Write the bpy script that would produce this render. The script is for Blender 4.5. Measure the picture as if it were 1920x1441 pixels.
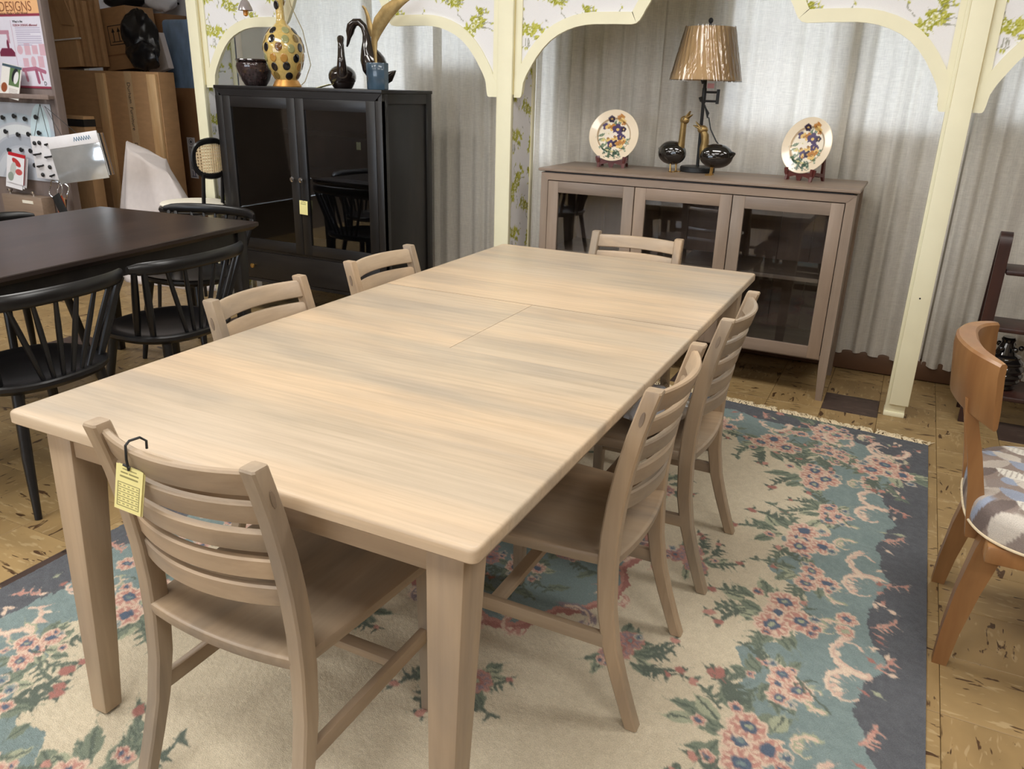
import bpy, bmesh, math, random
import numpy as np
from mathutils import Vector, Matrix

# ------------------------------------------------------------------ scene, camera, world, light
for o in list(bpy.data.objects): bpy.data.objects.remove(o)
SC = bpy.context.scene
C = SC.collection
RNG = random.Random(7)
NR = np.random.RandomState(11)

def s(r, g, b):
    f = lambda v: (v / 255.0) / 12.92 if v <= 10.3 else (((v / 255.0) + .055) / 1.055) ** 2.4
    return (f(r), f(g), f(b), 1.0)

cam = bpy.data.cameras.new('camera')
cam.sensor_width = 36.0
cam.lens = 1489.3 / 1920.0 * 36.0
cam.clip_start = .05
camo = bpy.data.objects.new('camera', cam); C.objects.link(camo)
CR = ((.89521543, .4448861, .02580105), (.177296, -.30244731, -.93653177), (-.4088465, .84297211, -.34963203))
m = Matrix.Identity(4)
for i in range(3):
    m[i][0] = CR[0][i]; m[i][1] = -CR[1][i]; m[i][2] = -CR[2][i]
m[0][3], m[1][3], m[2][3] = 1.53872, -.86952, 1.36809
camo.matrix_world = m
SC.camera = camo

world = bpy.data.worlds.new('world'); SC.world = world; world.use_nodes = True
bg = world.node_tree.nodes['Background']
bg.inputs['Color'].default_value = (.86, .93, 1.0, 1); bg.inputs['Strength'].default_value = 5.6
SC.view_settings.view_transform = 'Standard'; SC.view_settings.look = 'None'
SC.view_settings.exposure = 0.0; SC.view_settings.gamma = 1.0
SC.view_settings.use_curve_mapping = False
CEIL = 2.8
LIGHT_W = 24.0
LIGHTS = [(x, y) for x in (-3.6, -1.5, .6, 2.7) for y in (-3.0, -.9, 1.35)]

# ------------------------------------------------------------------ mesh helpers
class MB:
    def __init__(self): self.v = []; self.f = []
    def add(self, v, f):
        n = len(self.v); self.v += [tuple(p) for p in v]; self.f += [tuple(i + n for i in q) for q in f]; return self
    def box(self, x0, x1, y0, y1, z0, z1, bev=0, seg=2, M=None):
        b = bmesh.new()
        bmesh.ops.create_cube(b, size=1, matrix=Matrix.Translation(((x0+x1)/2, (y0+y1)/2, (z0+z1)/2)) @ Matrix.Diagonal((x1-x0, y1-y0, z1-z0, 1)))
        if bev: bmesh.ops.bevel(b, geom=b.edges[:], offset=bev, segments=seg, affect='EDGES', profile=.5, clamp_overlap=True)
        if M is not None: bmesh.ops.transform(b, matrix=M, verts=b.verts[:])
        return self.bm(b)
    def bm(self, b):
        b.verts.index_update()
        self.add([v.co[:] for v in b.verts], [[v.index for v in f.verts] for f in b.faces]); b.free(); return self
    def hexa(self, lo, hi, bev=0, seg=2):
        """lo, hi: four points each, counter-clockwise; a tapered block"""
        b = bmesh.new(); vs = [b.verts.new(p) for p in list(lo) + list(hi)]
        for q in ((3,2,1,0),(4,5,6,7),(0,1,5,4),(1,2,6,5),(2,3,7,6),(3,0,4,7)): b.faces.new([vs[i] for i in q])
        if bev: bmesh.ops.bevel(b, geom=b.edges[:], offset=bev, segments=seg, affect='EDGES', profile=.5, clamp_overlap=True)
        return self.bm(b)
    def loft(self, rings, closed=True, caps=True):
        n = len(rings[0]); v = [p for r in rings for p in r]; f = []
        for i in range(len(rings)-1):
            for j in range(n if closed else n-1):
                k = (j+1) % n
                f.append((i*n+j, i*n+k, (i+1)*n+k, (i+1)*n+j))
        if caps and closed:
            f.append(tuple(range(n-1, -1, -1))); f.append(tuple((len(rings)-1)*n + j for j in range(n)))
        return self.add(v, f)
    def tube(self, pts, rad, n=10, flat=1.0, up=None, caps=True):
        pts = [Vector(p) for p in pts]
        if not hasattr(rad, '__len__'): rad = [rad]*len(pts)
        t0 = (pts[1]-pts[0]).normalized()
        u = Vector(up) if up else (Vector((0,0,1)) if abs(t0.z) < .9 else Vector((0,1,0)))
        u = (u - t0*u.dot(t0)).normalized(); rings = []
        for i, p in enumerate(pts):
            a = pts[max(0,i-1)]; b = pts[min(len(pts)-1,i+1)]; t = (b-a).normalized()
            u = (u - t*u.dot(t)).normalized(); w = t.cross(u)
            r = rad[i]; r1, r2 = (r if isinstance(r, (tuple, list)) else (r, r*flat))
            rings.append([p + u*(r1*math.cos(2*math.pi*k/n)) + w*(r2*math.sin(2*math.pi*k/n)) for k in range(n)])
        return self.loft(rings, True, caps)
    def lathe(self, prof, n=32, c=(0,0,0), caps=True, shear=(0,0)):
        rings = [[(c[0]+r*math.cos(2*math.pi*k/n)+shear[0]*z, c[1]+r*math.sin(2*math.pi*k/n)+shear[1]*z, c[2]+z) for k in range(n)] for r, z in prof]
        return self.loft(rings, True, caps)
    def prism(self, poly, axis, lo, hi):
        n = len(poly)
        def P(a, b, t): return {'x': (t,a,b), 'y': (a,t,b), 'z': (a,b,t)}[axis]
        v = [P(a,b,lo) for a,b in poly] + [P(a,b,hi) for a,b in poly]
        return self.add(v, [tuple(range(n))[::-1], tuple(range(n,2*n))] + [(i,(i+1)%n,n+(i+1)%n,n+i) for i in range(n)])
    def ell(self, c, r, n=16, k=10, M=None):
        rings = []
        for i in range(k+1):
            a = math.pi*i/k; sa = max(math.sin(a), 1e-3)
            rings.append([Vector((r[0]*sa*math.cos(2*math.pi*j/n), r[1]*sa*math.sin(2*math.pi*j/n), -r[2]*math.cos(a))) for j in range(n)])
        if M is not None: rings = [[M @ p for p in q] for q in rings]
        c = Vector(c); return self.loft([[p+c for p in q] for q in rings])
    def strip(self, A, B, axis_lo, axis_hi):
        """solid between two polylines A and B of (x,z), extruded over y"""
        n = len(A); v = [(a,axis_lo,b) for a,b in A]+[(a,axis_lo,b) for a,b in B]+[(a,axis_hi,b) for a,b in A]+[(a,axis_hi,b) for a,b in B]
        f = []
        for i in range(n-1):
            f += [(i,i+1,n+i+1,n+i),(2*n+i,3*n+i,3*n+i+1,2*n+i+1),(i,2*n+i,2*n+i+1,i+1),(n+i,n+i+1,3*n+i+1,3*n+i)]
        f += [(0,n,3*n,2*n),(n-1,3*n-1,4*n-1,2*n-1)]
        return self.add(v, f)

def link(o, parent=None):
    C.objects.link(o)
    if parent is not None: o.parent = parent
    return o
def obj(name, mb, mat, parent=None, loc=None, rot=None, ang=38):
    me = bpy.data.meshes.new(name); me.from_pydata(mb.v, [], mb.f); me.update()
    b = bmesh.new(); b.from_mesh(me); bmesh.ops.recalc_face_normals(b, faces=b.faces[:]); b.to_mesh(me); b.free()
    for p in me.polygons: p.use_smooth = True
    me.set_sharp_from_angle(angle=math.radians(ang))
    if mat: me.materials.append(mat)
    o = bpy.data.objects.new(name, me)
    if loc: o.location = loc
    if rot: o.rotation_euler = rot
    return link(o, parent)
def tag(o, label, cat, group=None):
    o['label'] = label; o['category'] = cat
    if group: o['group'] = group
    return o
def thing(name, label, cat, loc=(0,0,0), rz=0, group=None):
    o = bpy.data.objects.new(name, None); o.empty_display_size = .05
    o.location = loc; o.rotation_euler = (0,0,rz); link(o); return tag(o, label, cat, group)
def struct(name, mb, mat, ang=38):
    o = obj(name, mb, mat, None, ang=ang); o['kind'] = 'structure'; return o
def struct_empty(name):
    o = bpy.data.objects.new(name, None); link(o); o['kind'] = 'structure'; return o
def dup(root, label=None, loc=None, rz=None, parent=None):
    r = root.copy(); link(r)
    if parent is not None: r.parent = parent
    if label: r['label'] = label
    if loc: r.location = loc
    if rz is not None: r.rotation_euler = (0,0,rz)
    for ch in list(root.children): dup(ch, parent=r)
    return r
def share(o, parent=None, loc=None, rot=None, scale=None):
    c = o.copy(); link(c)
    if parent is not None: c.parent = parent
    if loc: c.location = loc
    if rot: c.rotation_euler = rot
    if scale: c.scale = scale
    return c

# ------------------------------------------------------------------ materials
def newmat(name):
    m = bpy.data.materials.new(name); m.use_nodes = True
    return m, m.node_tree.nodes, m.node_tree.links, m.node_tree.nodes['Principled BSDF']
def ramp(N, stops):
    r = N.new('ShaderNodeValToRGB'); e = r.color_ramp.elements
    e[0].position, e[0].color = stops[0]; e[1].position, e[1].color = stops[-1]
    for p, c in stops[1:-1]:
        k = e.new(p); k.color = c
    return r
def simple(name, col, rough=.5, metal=0, var=.08, scale=30, bump=0, coat=0, spec=.5, stretch=(1,1,1)):
    m, N, L, B = newmat(name)
    tc = N.new('ShaderNodeTexCoord'); mp = N.new('ShaderNodeMapping'); L.new(tc.outputs['Object'], mp.inputs[0]); mp.inputs['Scale'].default_value = stretch
    no = N.new('ShaderNodeTexNoise'); no.inputs['Scale'].default_value = scale; no.inputs['Detail'].default_value = 4
    L.new(mp.outputs[0], no.inputs[0])
    c = Vector(col[:3]); r = ramp(N, [(.3, (*(c*(1-var)), 1)), (.7, (*[min(1, x) for x in c*(1+var)], 1))])
    L.new(no.outputs[0], r.inputs[0]); L.new(r.outputs[0], B.inputs['Base Color'])
    B.inputs['Roughness'].default_value = rough; B.inputs['Metallic'].default_value = metal
    B.inputs['Coat Weight'].default_value = coat; B.inputs['Specular IOR Level'].default_value = spec
    if bump:
        b = N.new('ShaderNodeBump'); b.inputs['Strength'].default_value = bump; b.inputs['Distance'].default_value = .003
        L.new(no.outputs[0], b.inputs['Height']); L.new(b.outputs[0], B.inputs['Normal'])
    return m
def wood(name, base, dark, pale, axis='x', grain=60, rough=.38, blotch=.5, bscale=2.2, coat=0.0, spec=.5, fine=.35):
    m, N, L, B = newmat(name)
    tc = N.new('ShaderNodeTexCoord'); oi = N.new('ShaderNodeObjectInfo')
    mul = N.new('ShaderNodeMath'); mul.operation = 'MULTIPLY'; mul.inputs[1].default_value = 37.0; L.new(oi.outputs['Random'], mul.inputs[0])
    add = N.new('ShaderNodeVectorMath'); add.operation = 'ADD'; L.new(tc.outputs['Object'], add.inputs[0]); L.new(mul.outputs[0], add.inputs[1])
    def noise(sc, k, det):
        mp = N.new('ShaderNodeMapping'); L.new(add.outputs[0], mp.inputs[0])
        v = [1, 1, 1]; v['xyz'.index(axis)] = k; mp.inputs['Scale'].default_value = v
        n = N.new('ShaderNodeTexNoise'); n.inputs['Scale'].default_value = sc; n.inputs['Detail'].default_value = det; n.inputs['Roughness'].default_value = .6
        n.inputs['Distortion'].default_value = .3
        L.new(mp.outputs[0], n.inputs[0]); return n
    g = noise(grain, .04, 6); bl = noise(bscale*4, .18, 4); bd = noise(bscale*2.2, .10, 2)
    r1 = ramp(N, [(.35, dark), (.52, base), (.68, pale)]); L.new(bl.outputs[0], r1.inputs[0])
    flat = N.new('ShaderNodeMixRGB'); flat.inputs[0].default_value = blotch; flat.inputs[1].default_value = base; L.new(r1.outputs[0], flat.inputs[2])
    r3 = ramp(N, [(.38, (.86, .88, .92, 1)), (.62, (1.06, 1.0, .95, 1))]); L.new(bd.outputs[0], r3.inputs[0])
    tone = N.new('ShaderNodeMixRGB'); tone.blend_type = 'MULTIPLY'; tone.inputs[0].default_value = min(1, blotch*1.4); L.new(flat.outputs[0], tone.inputs[1]); L.new(r3.outputs[0], tone.inputs[2])
    r2 = ramp(N, [(.3, (.70, .68, .66, 1)), (.6, (1.03, 1.03, 1.03, 1))]); L.new(g.outputs[0], r2.inputs[0])
    mx = N.new('ShaderNodeMixRGB'); mx.blend_type = 'MULTIPLY'; mx.inputs[0].default_value = fine
    L.new(tone.outputs[0], mx.inputs[1]); L.new(r2.outputs[0], mx.inputs[2]); L.new(mx.outputs[0], B.inputs['Base Color'])
    B.inputs['Roughness'].default_value = rough; B.inputs['Coat Weight'].default_value = coat; B.inputs['Coat Roughness'].default_value = .25
    B.inputs['Specular IOR Level'].default_value = spec
    bp = N.new('ShaderNodeBump'); bp.inputs['Strength'].default_value = .06; bp.inputs['Distance'].default_value = .002
    L.new(g.outputs[0], bp.inputs['Height']); L.new(bp.outputs[0], B.inputs['Normal'])
    return m
def paint_mat(name, rough=.8, nscale=250, bump=.3, spec=.3, coat=0, mott=.12):
    """colour comes from the woven, printed or glazed pattern stored on the mesh"""
    m, N, L, B = newmat(name)
    a = N.new('ShaderNodeVertexColor'); a.layer_name = 'Col'
    tc = N.new('ShaderNodeTexCoord'); no = N.new('ShaderNodeTexNoise'); no.inputs['Scale'].default_value = nscale; no.inputs['Detail'].default_value = 3
    L.new(tc.outputs['Object'], no.inputs[0])
    r = ramp(N, [(.3, (1-mott,)*3+(1,)), (.7, (1+mott*.4,)*3+(1,))]); L.new(no.outputs[0], r.inputs[0])
    mx = N.new('ShaderNodeMixRGB'); mx.blend_type = 'MULTIPLY'; mx.inputs[0].default_value = 1
    L.new(a.outputs['Color'], mx.inputs[1]); L.new(r.outputs[0], mx.inputs[2]); L.new(mx.outputs[0], B.inputs['Base Color'])
    B.inputs['Roughness'].default_value = rough; B.inputs['Specular IOR Level'].default_value = spec; B.inputs['Coat Weight'].default_value = coat
    if bump:
        b = N.new('ShaderNodeBump'); b.inputs['Strength'].default_value = bump; b.inputs['Distance'].default_value = .004
        L.new(no.outputs[0], b.inputs['Height']); L.new(b.outputs[0], B.inputs['Normal'])
    return m
def glass(name, tint=(1,1,1,1), fac=.07, gl=1.0):
    m, N, L, B = newmat(name); N.remove(B); out = N['Material Output']
    t = N.new('ShaderNodeBsdfTransparent'); t.inputs[0].default_value = tint
    g = N.new('ShaderNodeBsdfGlossy'); g.inputs['Roughness'].default_value = .02; g.inputs[0].default_value = (gl, gl, gl, 1)
    fr = N.new('ShaderNodeFresnel'); fr.inputs[0].default_value = 1.5
    sc = N.new('ShaderNodeMath'); sc.operation = 'ADD'; sc.inputs[1].default_value = fac-.04; sc.use_clamp = True; L.new(fr.outputs[0], sc.inputs[0])
    mx = N.new('ShaderNodeMixShader'); L.new(sc.outputs[0], mx.inputs[0]); L.new(t.outputs[0], mx.inputs[1]); L.new(g.outputs[0], mx.inputs[2])
    L.new(mx.outputs[0], out.inputs[0]); return m
def cloth(name, col, trans=.5, tcol=None):
    m, N, L, B = newmat(name); N.remove(B); out = N['Material Output']
    tc = N.new('ShaderNodeTexCoord')
    def weave(scale):
        mp = N.new('ShaderNodeMapping'); mp.inputs['Scale'].default_value = scale; L.new(tc.outputs['Object'], mp.inputs[0])
        no = N.new('ShaderNodeTexNoise'); no.inputs['Scale'].default_value = 1; no.inputs['Detail'].default_value = 3; L.new(mp.outputs[0], no.inputs[0]); return no
    a = weave((26, 26, 480)); b = weave((520, 520, 22))
    ad = N.new('ShaderNodeMath'); L.new(a.outputs[0], ad.inputs[0]); L.new(b.outputs[0], ad.inputs[1])
    hf = N.new('ShaderNodeMath'); hf.operation = 'MULTIPLY'; hf.inputs[1].default_value = .5; L.new(ad.outputs[0], hf.inputs[0])
    c = Vector(col[:3]); r = ramp(N, [(.32, (*(c*.84), 1)), (.62, (*[min(1, x) for x in c*1.1], 1))]); L.new(hf.outputs[0], r.inputs[0])
    d = N.new('ShaderNodeBsdfDiffuse'); L.new(r.outputs[0], d.inputs[0])
    t = N.new('ShaderNodeBsdfTranslucent')
    tv = Vector((tcol or col)[:3]); r2 = ramp(N, [(.32, (*(tv*.80), 1)), (.62, (*[min(1, x) for x in tv*1.12], 1))]); L.new(hf.outputs[0], r2.inputs[0]); L.new(r2.outputs[0], t.inputs[0])
    mx = N.new('ShaderNodeMixShader'); mx.inputs[0].default_value = trans
    L.new(d.outputs[0], mx.inputs[1]); L.new(t.outputs[0], mx.inputs[2]); L.new(mx.outputs[0], out.inputs[0]); return m
def tile_mat(name, base, dark, pale, axis):
    m, N, L, B = newmat(name)
    ge = N.new('ShaderNodeNewGeometry'); oi = N.new('ShaderNodeObjectInfo')
    mul = N.new('ShaderNodeMath'); mul.operation = 'MULTIPLY'; mul.inputs[1].default_value = 53.0; L.new(oi.outputs['Random'], mul.inputs[0])
    add = N.new('ShaderNodeVectorMath'); add.operation = 'ADD'; L.new(ge.outputs['Position'], add.inputs[0]); L.new(mul.outputs[0], add.inputs[1])
    def noise(sc, k, det, dist=0):
        mp = N.new('ShaderNodeMapping'); L.new(add.outputs[0], mp.inputs[0]); v = [1,1,1]; v['xy'.index(axis)] = k; mp.inputs['Scale'].default_value = v
        n = N.new('ShaderNodeTexNoise'); n.inputs['Scale'].default_value = sc; n.inputs['Detail'].default_value = det; n.inputs['Distortion'].default_value = dist
        L.new(mp.outputs[0], n.inputs[0]); return n
    a = noise(46, .26, 3, .6); b = noise(60, .3, 2, .4); c = noise(9, .6, 3)
    r0 = ramp(N, [(.3, tuple(x*.82 for x in base[:3])+(1,)), (.7, tuple(min(1, x*1.12) for x in base[:3])+(1,))]); L.new(c.outputs[0], r0.inputs[0])
    r1 = ramp(N, [(.625, (0,0,0,1)), (.66, (1,1,1,1))]); L.new(a.outputs[0], r1.inputs[0])
    r2 = ramp(N, [(.60, (0,0,0,1)), (.66, (.5,.5,.5,1))]); L.new(b.outputs[0], r2.inputs[0])
    m2 = N.new('ShaderNodeMixRGB'); L.new(r2.outputs[0], m2.inputs[0]); L.new(r0.outputs[0], m2.inputs[1]); m2.inputs[2].default_value = pale
    m1 = N.new('ShaderNodeMixRGB'); L.new(r1.outputs[0], m1.inputs[0]); L.new(m2.outputs[0], m1.inputs[1]); m1.inputs[2].default_value = dark
    L.new(m1.outputs[0], B.inputs['Base Color']); B.inputs['Roughness'].default_value = .42; B.inputs['Specular IOR Level'].default_value = .35
    return m
def emit(name, col, st):
    m, N, L, B = newmat(name); N.remove(B); e = N.new('ShaderNodeEmission'); e.inputs[0].default_value = col; e.inputs[1].default_value = st
    L.new(e.outputs[0], N['Material Output'].inputs[0]); return m

M_TOP = wood('maple_grey_wash', s(197,178,152), s(168,156,140), s(208,188,162), 'x', 75, .36, .62, 1.9, fine=.5)
M_LEGZ = wood('maple_grey_wash_upright_shaded', s(168,149,125), s(138,126,112), s(184,164,138), 'z', 60, .38, .7, 2.2)  # leg and chair woods: same maple, overhead-light shading darkened into the colour
M_LEGX = wood('maple_grey_wash_across_shaded', s(172,153,129), s(142,130,116), s(188,168,142), 'x', 60, .38, .7, 2.2)
M_LEGY = wood('maple_grey_wash_deep_shaded', s(162,142,118), s(132,119,104), s(176,156,130), 'y', 50, .36, .7, 2.0)
M_SBX = wood('taupe_stain_across', s(146,129,114), s(128,112,100), s(160,142,126), 'x', 60, .42, .6, 2.4)
M_SBZ = wood('taupe_stain_upright', s(149,132,116), s(131,115,102), s(163,145,128), 'z', 60, .42, .6, 2.4)
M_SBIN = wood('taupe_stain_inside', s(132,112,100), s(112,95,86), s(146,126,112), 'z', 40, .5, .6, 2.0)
M_BLKX = wood('ebony_stain_across', s(33,32,33), s(23,22,23), s(45,43,42), 'x', 70, .34, .7, 2.5)
M_BLKZ = wood('ebony_stain_upright', s(34,33,33), s(23,22,23), s(48,45,43), 'z', 70, .36, .7, 2.5)
M_BLKY = wood('ebony_stain_table', s(52,44,42), s(38,33,33), s(66,56,52), 'y', 70, .30, .7, 2.5)
M_BLKP = simple('black_lacquer_wood', s(21,21,23), .32, var=.25, scale=12, stretch=(1,1,.2))
M_OAK = wood('honey_wood', s(154,112,70), s(128,86,50), s(172,130,84), 'z', 45, .35, .6, 2.2, coat=.2)
M_DKRED = wood('dark_cherry_wood', s(54,32,28), s(36,20,18), s(72,42,34), 'z', 60, .4, .6, 2.5)
M_CREAM = simple('cream_paint', s(240,236,206), .45, var=.03, scale=6, bump=.05)
M_BEAD = simple('cream_paint_bead', s(226,212,160), .5, var=.06, scale=6)
M_WALL = simple('white_wall_paint', s(206,202,194), .8, var=.04, scale=3)
M_STORE = simple('taupe_store_wall', s(112,98,84), .85, var=.25, scale=1.6)
M_CEIL = simple('ceiling_white', s(225,223,216), .9, var=.03, scale=8)
M_BASEB = simple('brown_baseboard', s(94,66,46), .5, var=.2, scale=8, stretch=(.2,1,1))
M_GLASS = glass('clear_door_glass', (.93,.94,.95,1), .05, .9)
M_GLASSD = glass('smoked_door_glass', (.72,.74,.78,1), .055, .8)
M_PANE = glass('window_glass', (.97,.98,1,1), .05)
M_CURT = cloth('linen_sheer', s(230,226,218), .29, s(232,228,220))
M_TILEX = tile_mat('tan_tile_streaked_x', s(160,134,92), s(80,58,38), s(190,168,128), 'x')
M_TILEY = tile_mat('tan_tile_streaked_y', s(154,128,87), s(80,58,38), s(186,163,124), 'y')
M_TILED = tile_mat('dark_brown_tile', s(74,60,54), s(48,38,34), s(104,88,78), 'x')
M_SUB = simple('floor_underlay', s(84,68,48), .8)
M_RUG = paint_mat('rug_pile', .95, 420, .55, .08, mott=.2)
M_FRINGE = simple('rug_fringe_cotton', s(226,210,178), .9, var=.1, scale=80)
M_PAPER = paint_mat('wallpaper_print', .7, 300, .03, .3, mott=.03)
M_PLATE = paint_mat('glazed_plate', .15, 60, 0, .5, coat=.5, mott=.02)
M_PRINT = paint_mat('printed_sheet', .35, 60, 0, .4, mott=.02)
M_SEATF = paint_mat('woven_leaf_fabric', .9, 500, .3, .1, mott=.2)
M_BRASS = simple('brass', s(196,160,96), .3, 1, .15, 40)
M_BRONZE = simple('bronze_patina', s(150,126,82), .42, .8, .3, 25)
M_GOLD = simple('gold_paint', s(206,152,84), .35, .7, .1, 30)
M_CHROME = simple('polished_chrome', s(220,220,222), .12, 1, .03, 10)
M_IRON = simple('black_iron', s(38,40,42), .45, .1, .15, 30)
M_GLOSSB = simple('black_glaze', s(18,17,18), .08, 0, .2, 20, coat=1)
M_SWAN = simple('dark_brown_polished', s(34,26,24), .14, 0, .25, 15, coat=.8)
M_SHADE = simple('tan_shade_fabric', s(206,172,122), .7, var=.06, scale=60, stretch=(1,1,.05))
M_YTAG = simple('yellow_card', s(246,236,162), .6, var=.02, scale=10)
M_INK = simple('grey_print_ink', s(96,92,60), .7)
M_BLACKINK = simple('black_print_ink', s(38,34,34), .7)
M_CARD = simple('cardboard', s(172,134,94), .8, var=.08, scale=14, stretch=(1,1,3))
M_CARD2 = simple('pale_cardboard', s(190,152,110), .8, var=.07, scale=14, stretch=(3,1,1))
M_CARD3 = simple('dark_cardboard', s(140,102,68), .8, var=.08, scale=12)
M_PINE = wood('pine_batten', s(222,184,134), s(196,150,98), s(234,202,158), 'z', 40, .6, .6, 3)
M_TAPE = simple('packing_tape', s(190,160,122), .35, var=.05)
M_FOAM = simple('foam_sheet', s(226,218,216), .85, var=.03, scale=30)
M_BAG = simple('black_plastic', s(16,16,18), .3, var=.3, scale=9, bump=.6)
M_WHITEBAG = simple('white_plastic', s(228,228,232), .4, var=.05, scale=12, bump=.4)
M_BLUEWRAP = simple('blue_plastic_wrap', s(138,166,200), .3, var=.25, scale=14, bump=.5, stretch=(1,1,.4))
M_PANEL = wood('grey_display_board', s(138,124,118), s(116,104,100), s(152,138,130), 'z', 40, .55, .5, 2)
M_WHITE = simple('white_sheet', s(236,236,240), .5, var=.02)
M_STRAP = simple('white_strap', s(232,230,226), .5, var=.02)
M_CLEAR = glass('clear_plastic', (.96,.97,1,1), .07, .8)
M_CREAMCUSH = simple('cream_cushion', s(244,238,222), .8, var=.03, scale=60)
M_CANE = simple('woven_cane', s(226,204,164), .6, var=.1, scale=90)
M_BLUEGL = simple('blue_grey_glaze', s(58,80,98), .22, 0, .25, 14, coat=.6)
M_POT = simple('mottled_brown_glaze', s(58,46,46), .12, 0, .55, 70, coat=.8)
M_GOURD = simple('honey_crackle_lacquer', s(206,178,108), .14, 0, .12, 60, coat=.9)
M_AMBER = simple('amber_glass', s(216,140,44), .15, 0, .1, 20, coat=.5)
M_EASEL = simple('red_brown_lacquer', s(88,38,34), .3, var=.2, scale=30, coat=.4)
M_PINKTAG = simple('pink_tag', s(232,170,170), .6)

# ------------------------------------------------------------------ painted patterns (prints, weaves, glazes)
def smooth_noise(h, w, cell, rs):
    gh, gw = int(h/cell)+3, int(w/cell)+3
    g = rs.rand(gh, gw); yy = np.arange(h)/cell; xx = np.arange(w)/cell
    y0 = yy.astype(int); x0 = xx.astype(int); fy = (yy-y0)[:, None]; fx = (xx-x0)[None, :]
    fy = fy*fy*(3-2*fy); fx = fx*fx*(3-2*fx)
    a = g[y0][:, x0]; b = g[y0][:, x0+1]; c = g[y0+1][:, x0]; d = g[y0+1][:, x0+1]
    return (a*(1-fx)+b*fx)*(1-fy)+(c*(1-fx)+d*fx)*fy
class Canvas:
    def __init__(self, w, h, res, bgc, wob=0.0, wrap=False, seed=3):
        self.w, self.h, self.r, self.wrap = w, h, res, wrap
        self.nx, self.ny = int(round(w/res))+1, int(round(h/res))+1
        self.a = np.zeros((self.ny, self.nx, 3)); self.a[:] = bgc
        rs = np.random.RandomState(seed)
        self.dx = (smooth_noise(self.ny, self.nx, 2.2, rs)-.5)*2*wob; self.dy = (smooth_noise(self.ny, self.nx, 2.2, rs)-.5)*2*wob
    def win(self, cx, cy, R):
        i0 = max(0, int((cx-R)/self.r)); i1 = min(self.nx, int((cx+R)/self.r)+2)
        j0 = max(0, int((cy-R)/self.r)); j1 = min(self.ny, int((cy+R)/self.r)+2)
        if i0 >= i1 or j0 >= j1: return None
        X = np.arange(i0, i1)[None, :]*self.r + self.dx[j0:j1, i0:i1] - cx
        Y = np.arange(j0, j1)[:, None]*self.r + self.dy[j0:j1, i0:i1] - cy
        return slice(j0, j1), slice(i0, i1), X, Y
    def put(self, cx, cy, R, fn, col):
        for ox in ((-self.w, 0, self.w) if self.wrap else (0,)):
            for oy in ((-self.h, 0, self.h) if self.wrap else (0,)):
                q = self.win(cx+ox, cy+oy, R)
                if q is None: continue
                J, I, X, Y = q; al = np.clip(fn(X, Y)/self.r + .5, 0, 1)[..., None]
                self.a[J, I] = self.a[J, I]*(1-al) + np.array(col)*al
    def ell(self, cx, cy, rx, ry, ang, col):
        c, sn = math.cos(ang), math.sin(ang)
        self.put(cx, cy, max(rx, ry)*1.1+self.r*2, lambda X, Y: (1-np.sqrt(((X*c+Y*sn)/rx)**2+((-X*sn+Y*c)/ry)**2))*min(rx, ry), col)
    def flower(self, cx, cy, r, ang, n, petal, edge, centre, eye=None):
        def rad(X, Y, k): t = np.arctan2(Y, X); return r*k*(.80+.20*np.abs(np.cos(n*(t-ang)/2)))
        self.put(cx, cy, r*1.2, lambda X, Y: rad(X, Y, 1)-np.hypot(X, Y), edge)
        self.put(cx, cy, r*1.2, lambda X, Y: rad(X, Y, .82)-np.hypot(X, Y), petal)
        for k in range(n):
            t = ang+2*math.pi*k/n; self.ell(cx+.58*r*math.cos(t), cy+.58*r*math.sin(t), r*.19, r*.09, t, edge)
        self.ell(cx, cy, r*.42, r*.34, ang, centre)
        if eye is not None: self.ell(cx, cy, r*.2, r*.15, ang, eye)
    def leaf(self, cx, cy, ln, wd, ang, col, vein=None):
        c, sn = math.cos(ang), math.sin(ang)
        self.put(cx, cy, ln*.6, lambda X, Y: wd*.5*np.clip(1-((X*c+Y*sn)/(ln*.5))**2, 0, 1)*(1-.25*(X*c+Y*sn)/(ln*.5)) - np.abs(-X*sn+Y*c), col)
        if vein is not None: self.stroke([(cx-c*ln*.42, cy-sn*ln*.42), (cx+c*ln*.36, cy+sn*ln*.36)], max(self.r*.5, wd*.07), vein)
    def stroke(self, pts, wd, col, taper=False):
        for k in range(len(pts)-1):
            (x0, y0), (x1, y1) = pts[k], pts[k+1]; d = math.hypot(x1-x0, y1-y0); n = max(1, int(d/max(wd*.6, self.r*.5)))
            for i in range(n+1):
                t = (k+i/n)/(len(pts)-1); w = wd*(1 if not taper else max(.25, 1-t))
                self.ell(x0+(x1-x0)*i/n, y0+(y1-y0)*i/n, w, w, 0, col)
    def sprig(self, x, y, ln, ang, col, dark, n=4, bud=None):
        pts = [(x+ln*t*math.cos(ang+.5*t), y+ln*t*math.sin(ang+.5*t)) for t in np.linspace(0, 1, 6)]
        self.stroke(pts, self.r*.55, dark)
        for k in range(n):
            t = (k+1)/n; px, py = pts[min(5, int(t*5))]
            for sg in (-1, 1): self.leaf(px+.012*math.cos(ang+sg*.9), py+.012*math.sin(ang+sg*.9), ln*.32, ln*.12, ang+sg*.9, col, dark)
        if bud is not None: self.ell(pts[-1][0], pts[-1][1], ln*.14, ln*.11, ang, bud)
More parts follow.
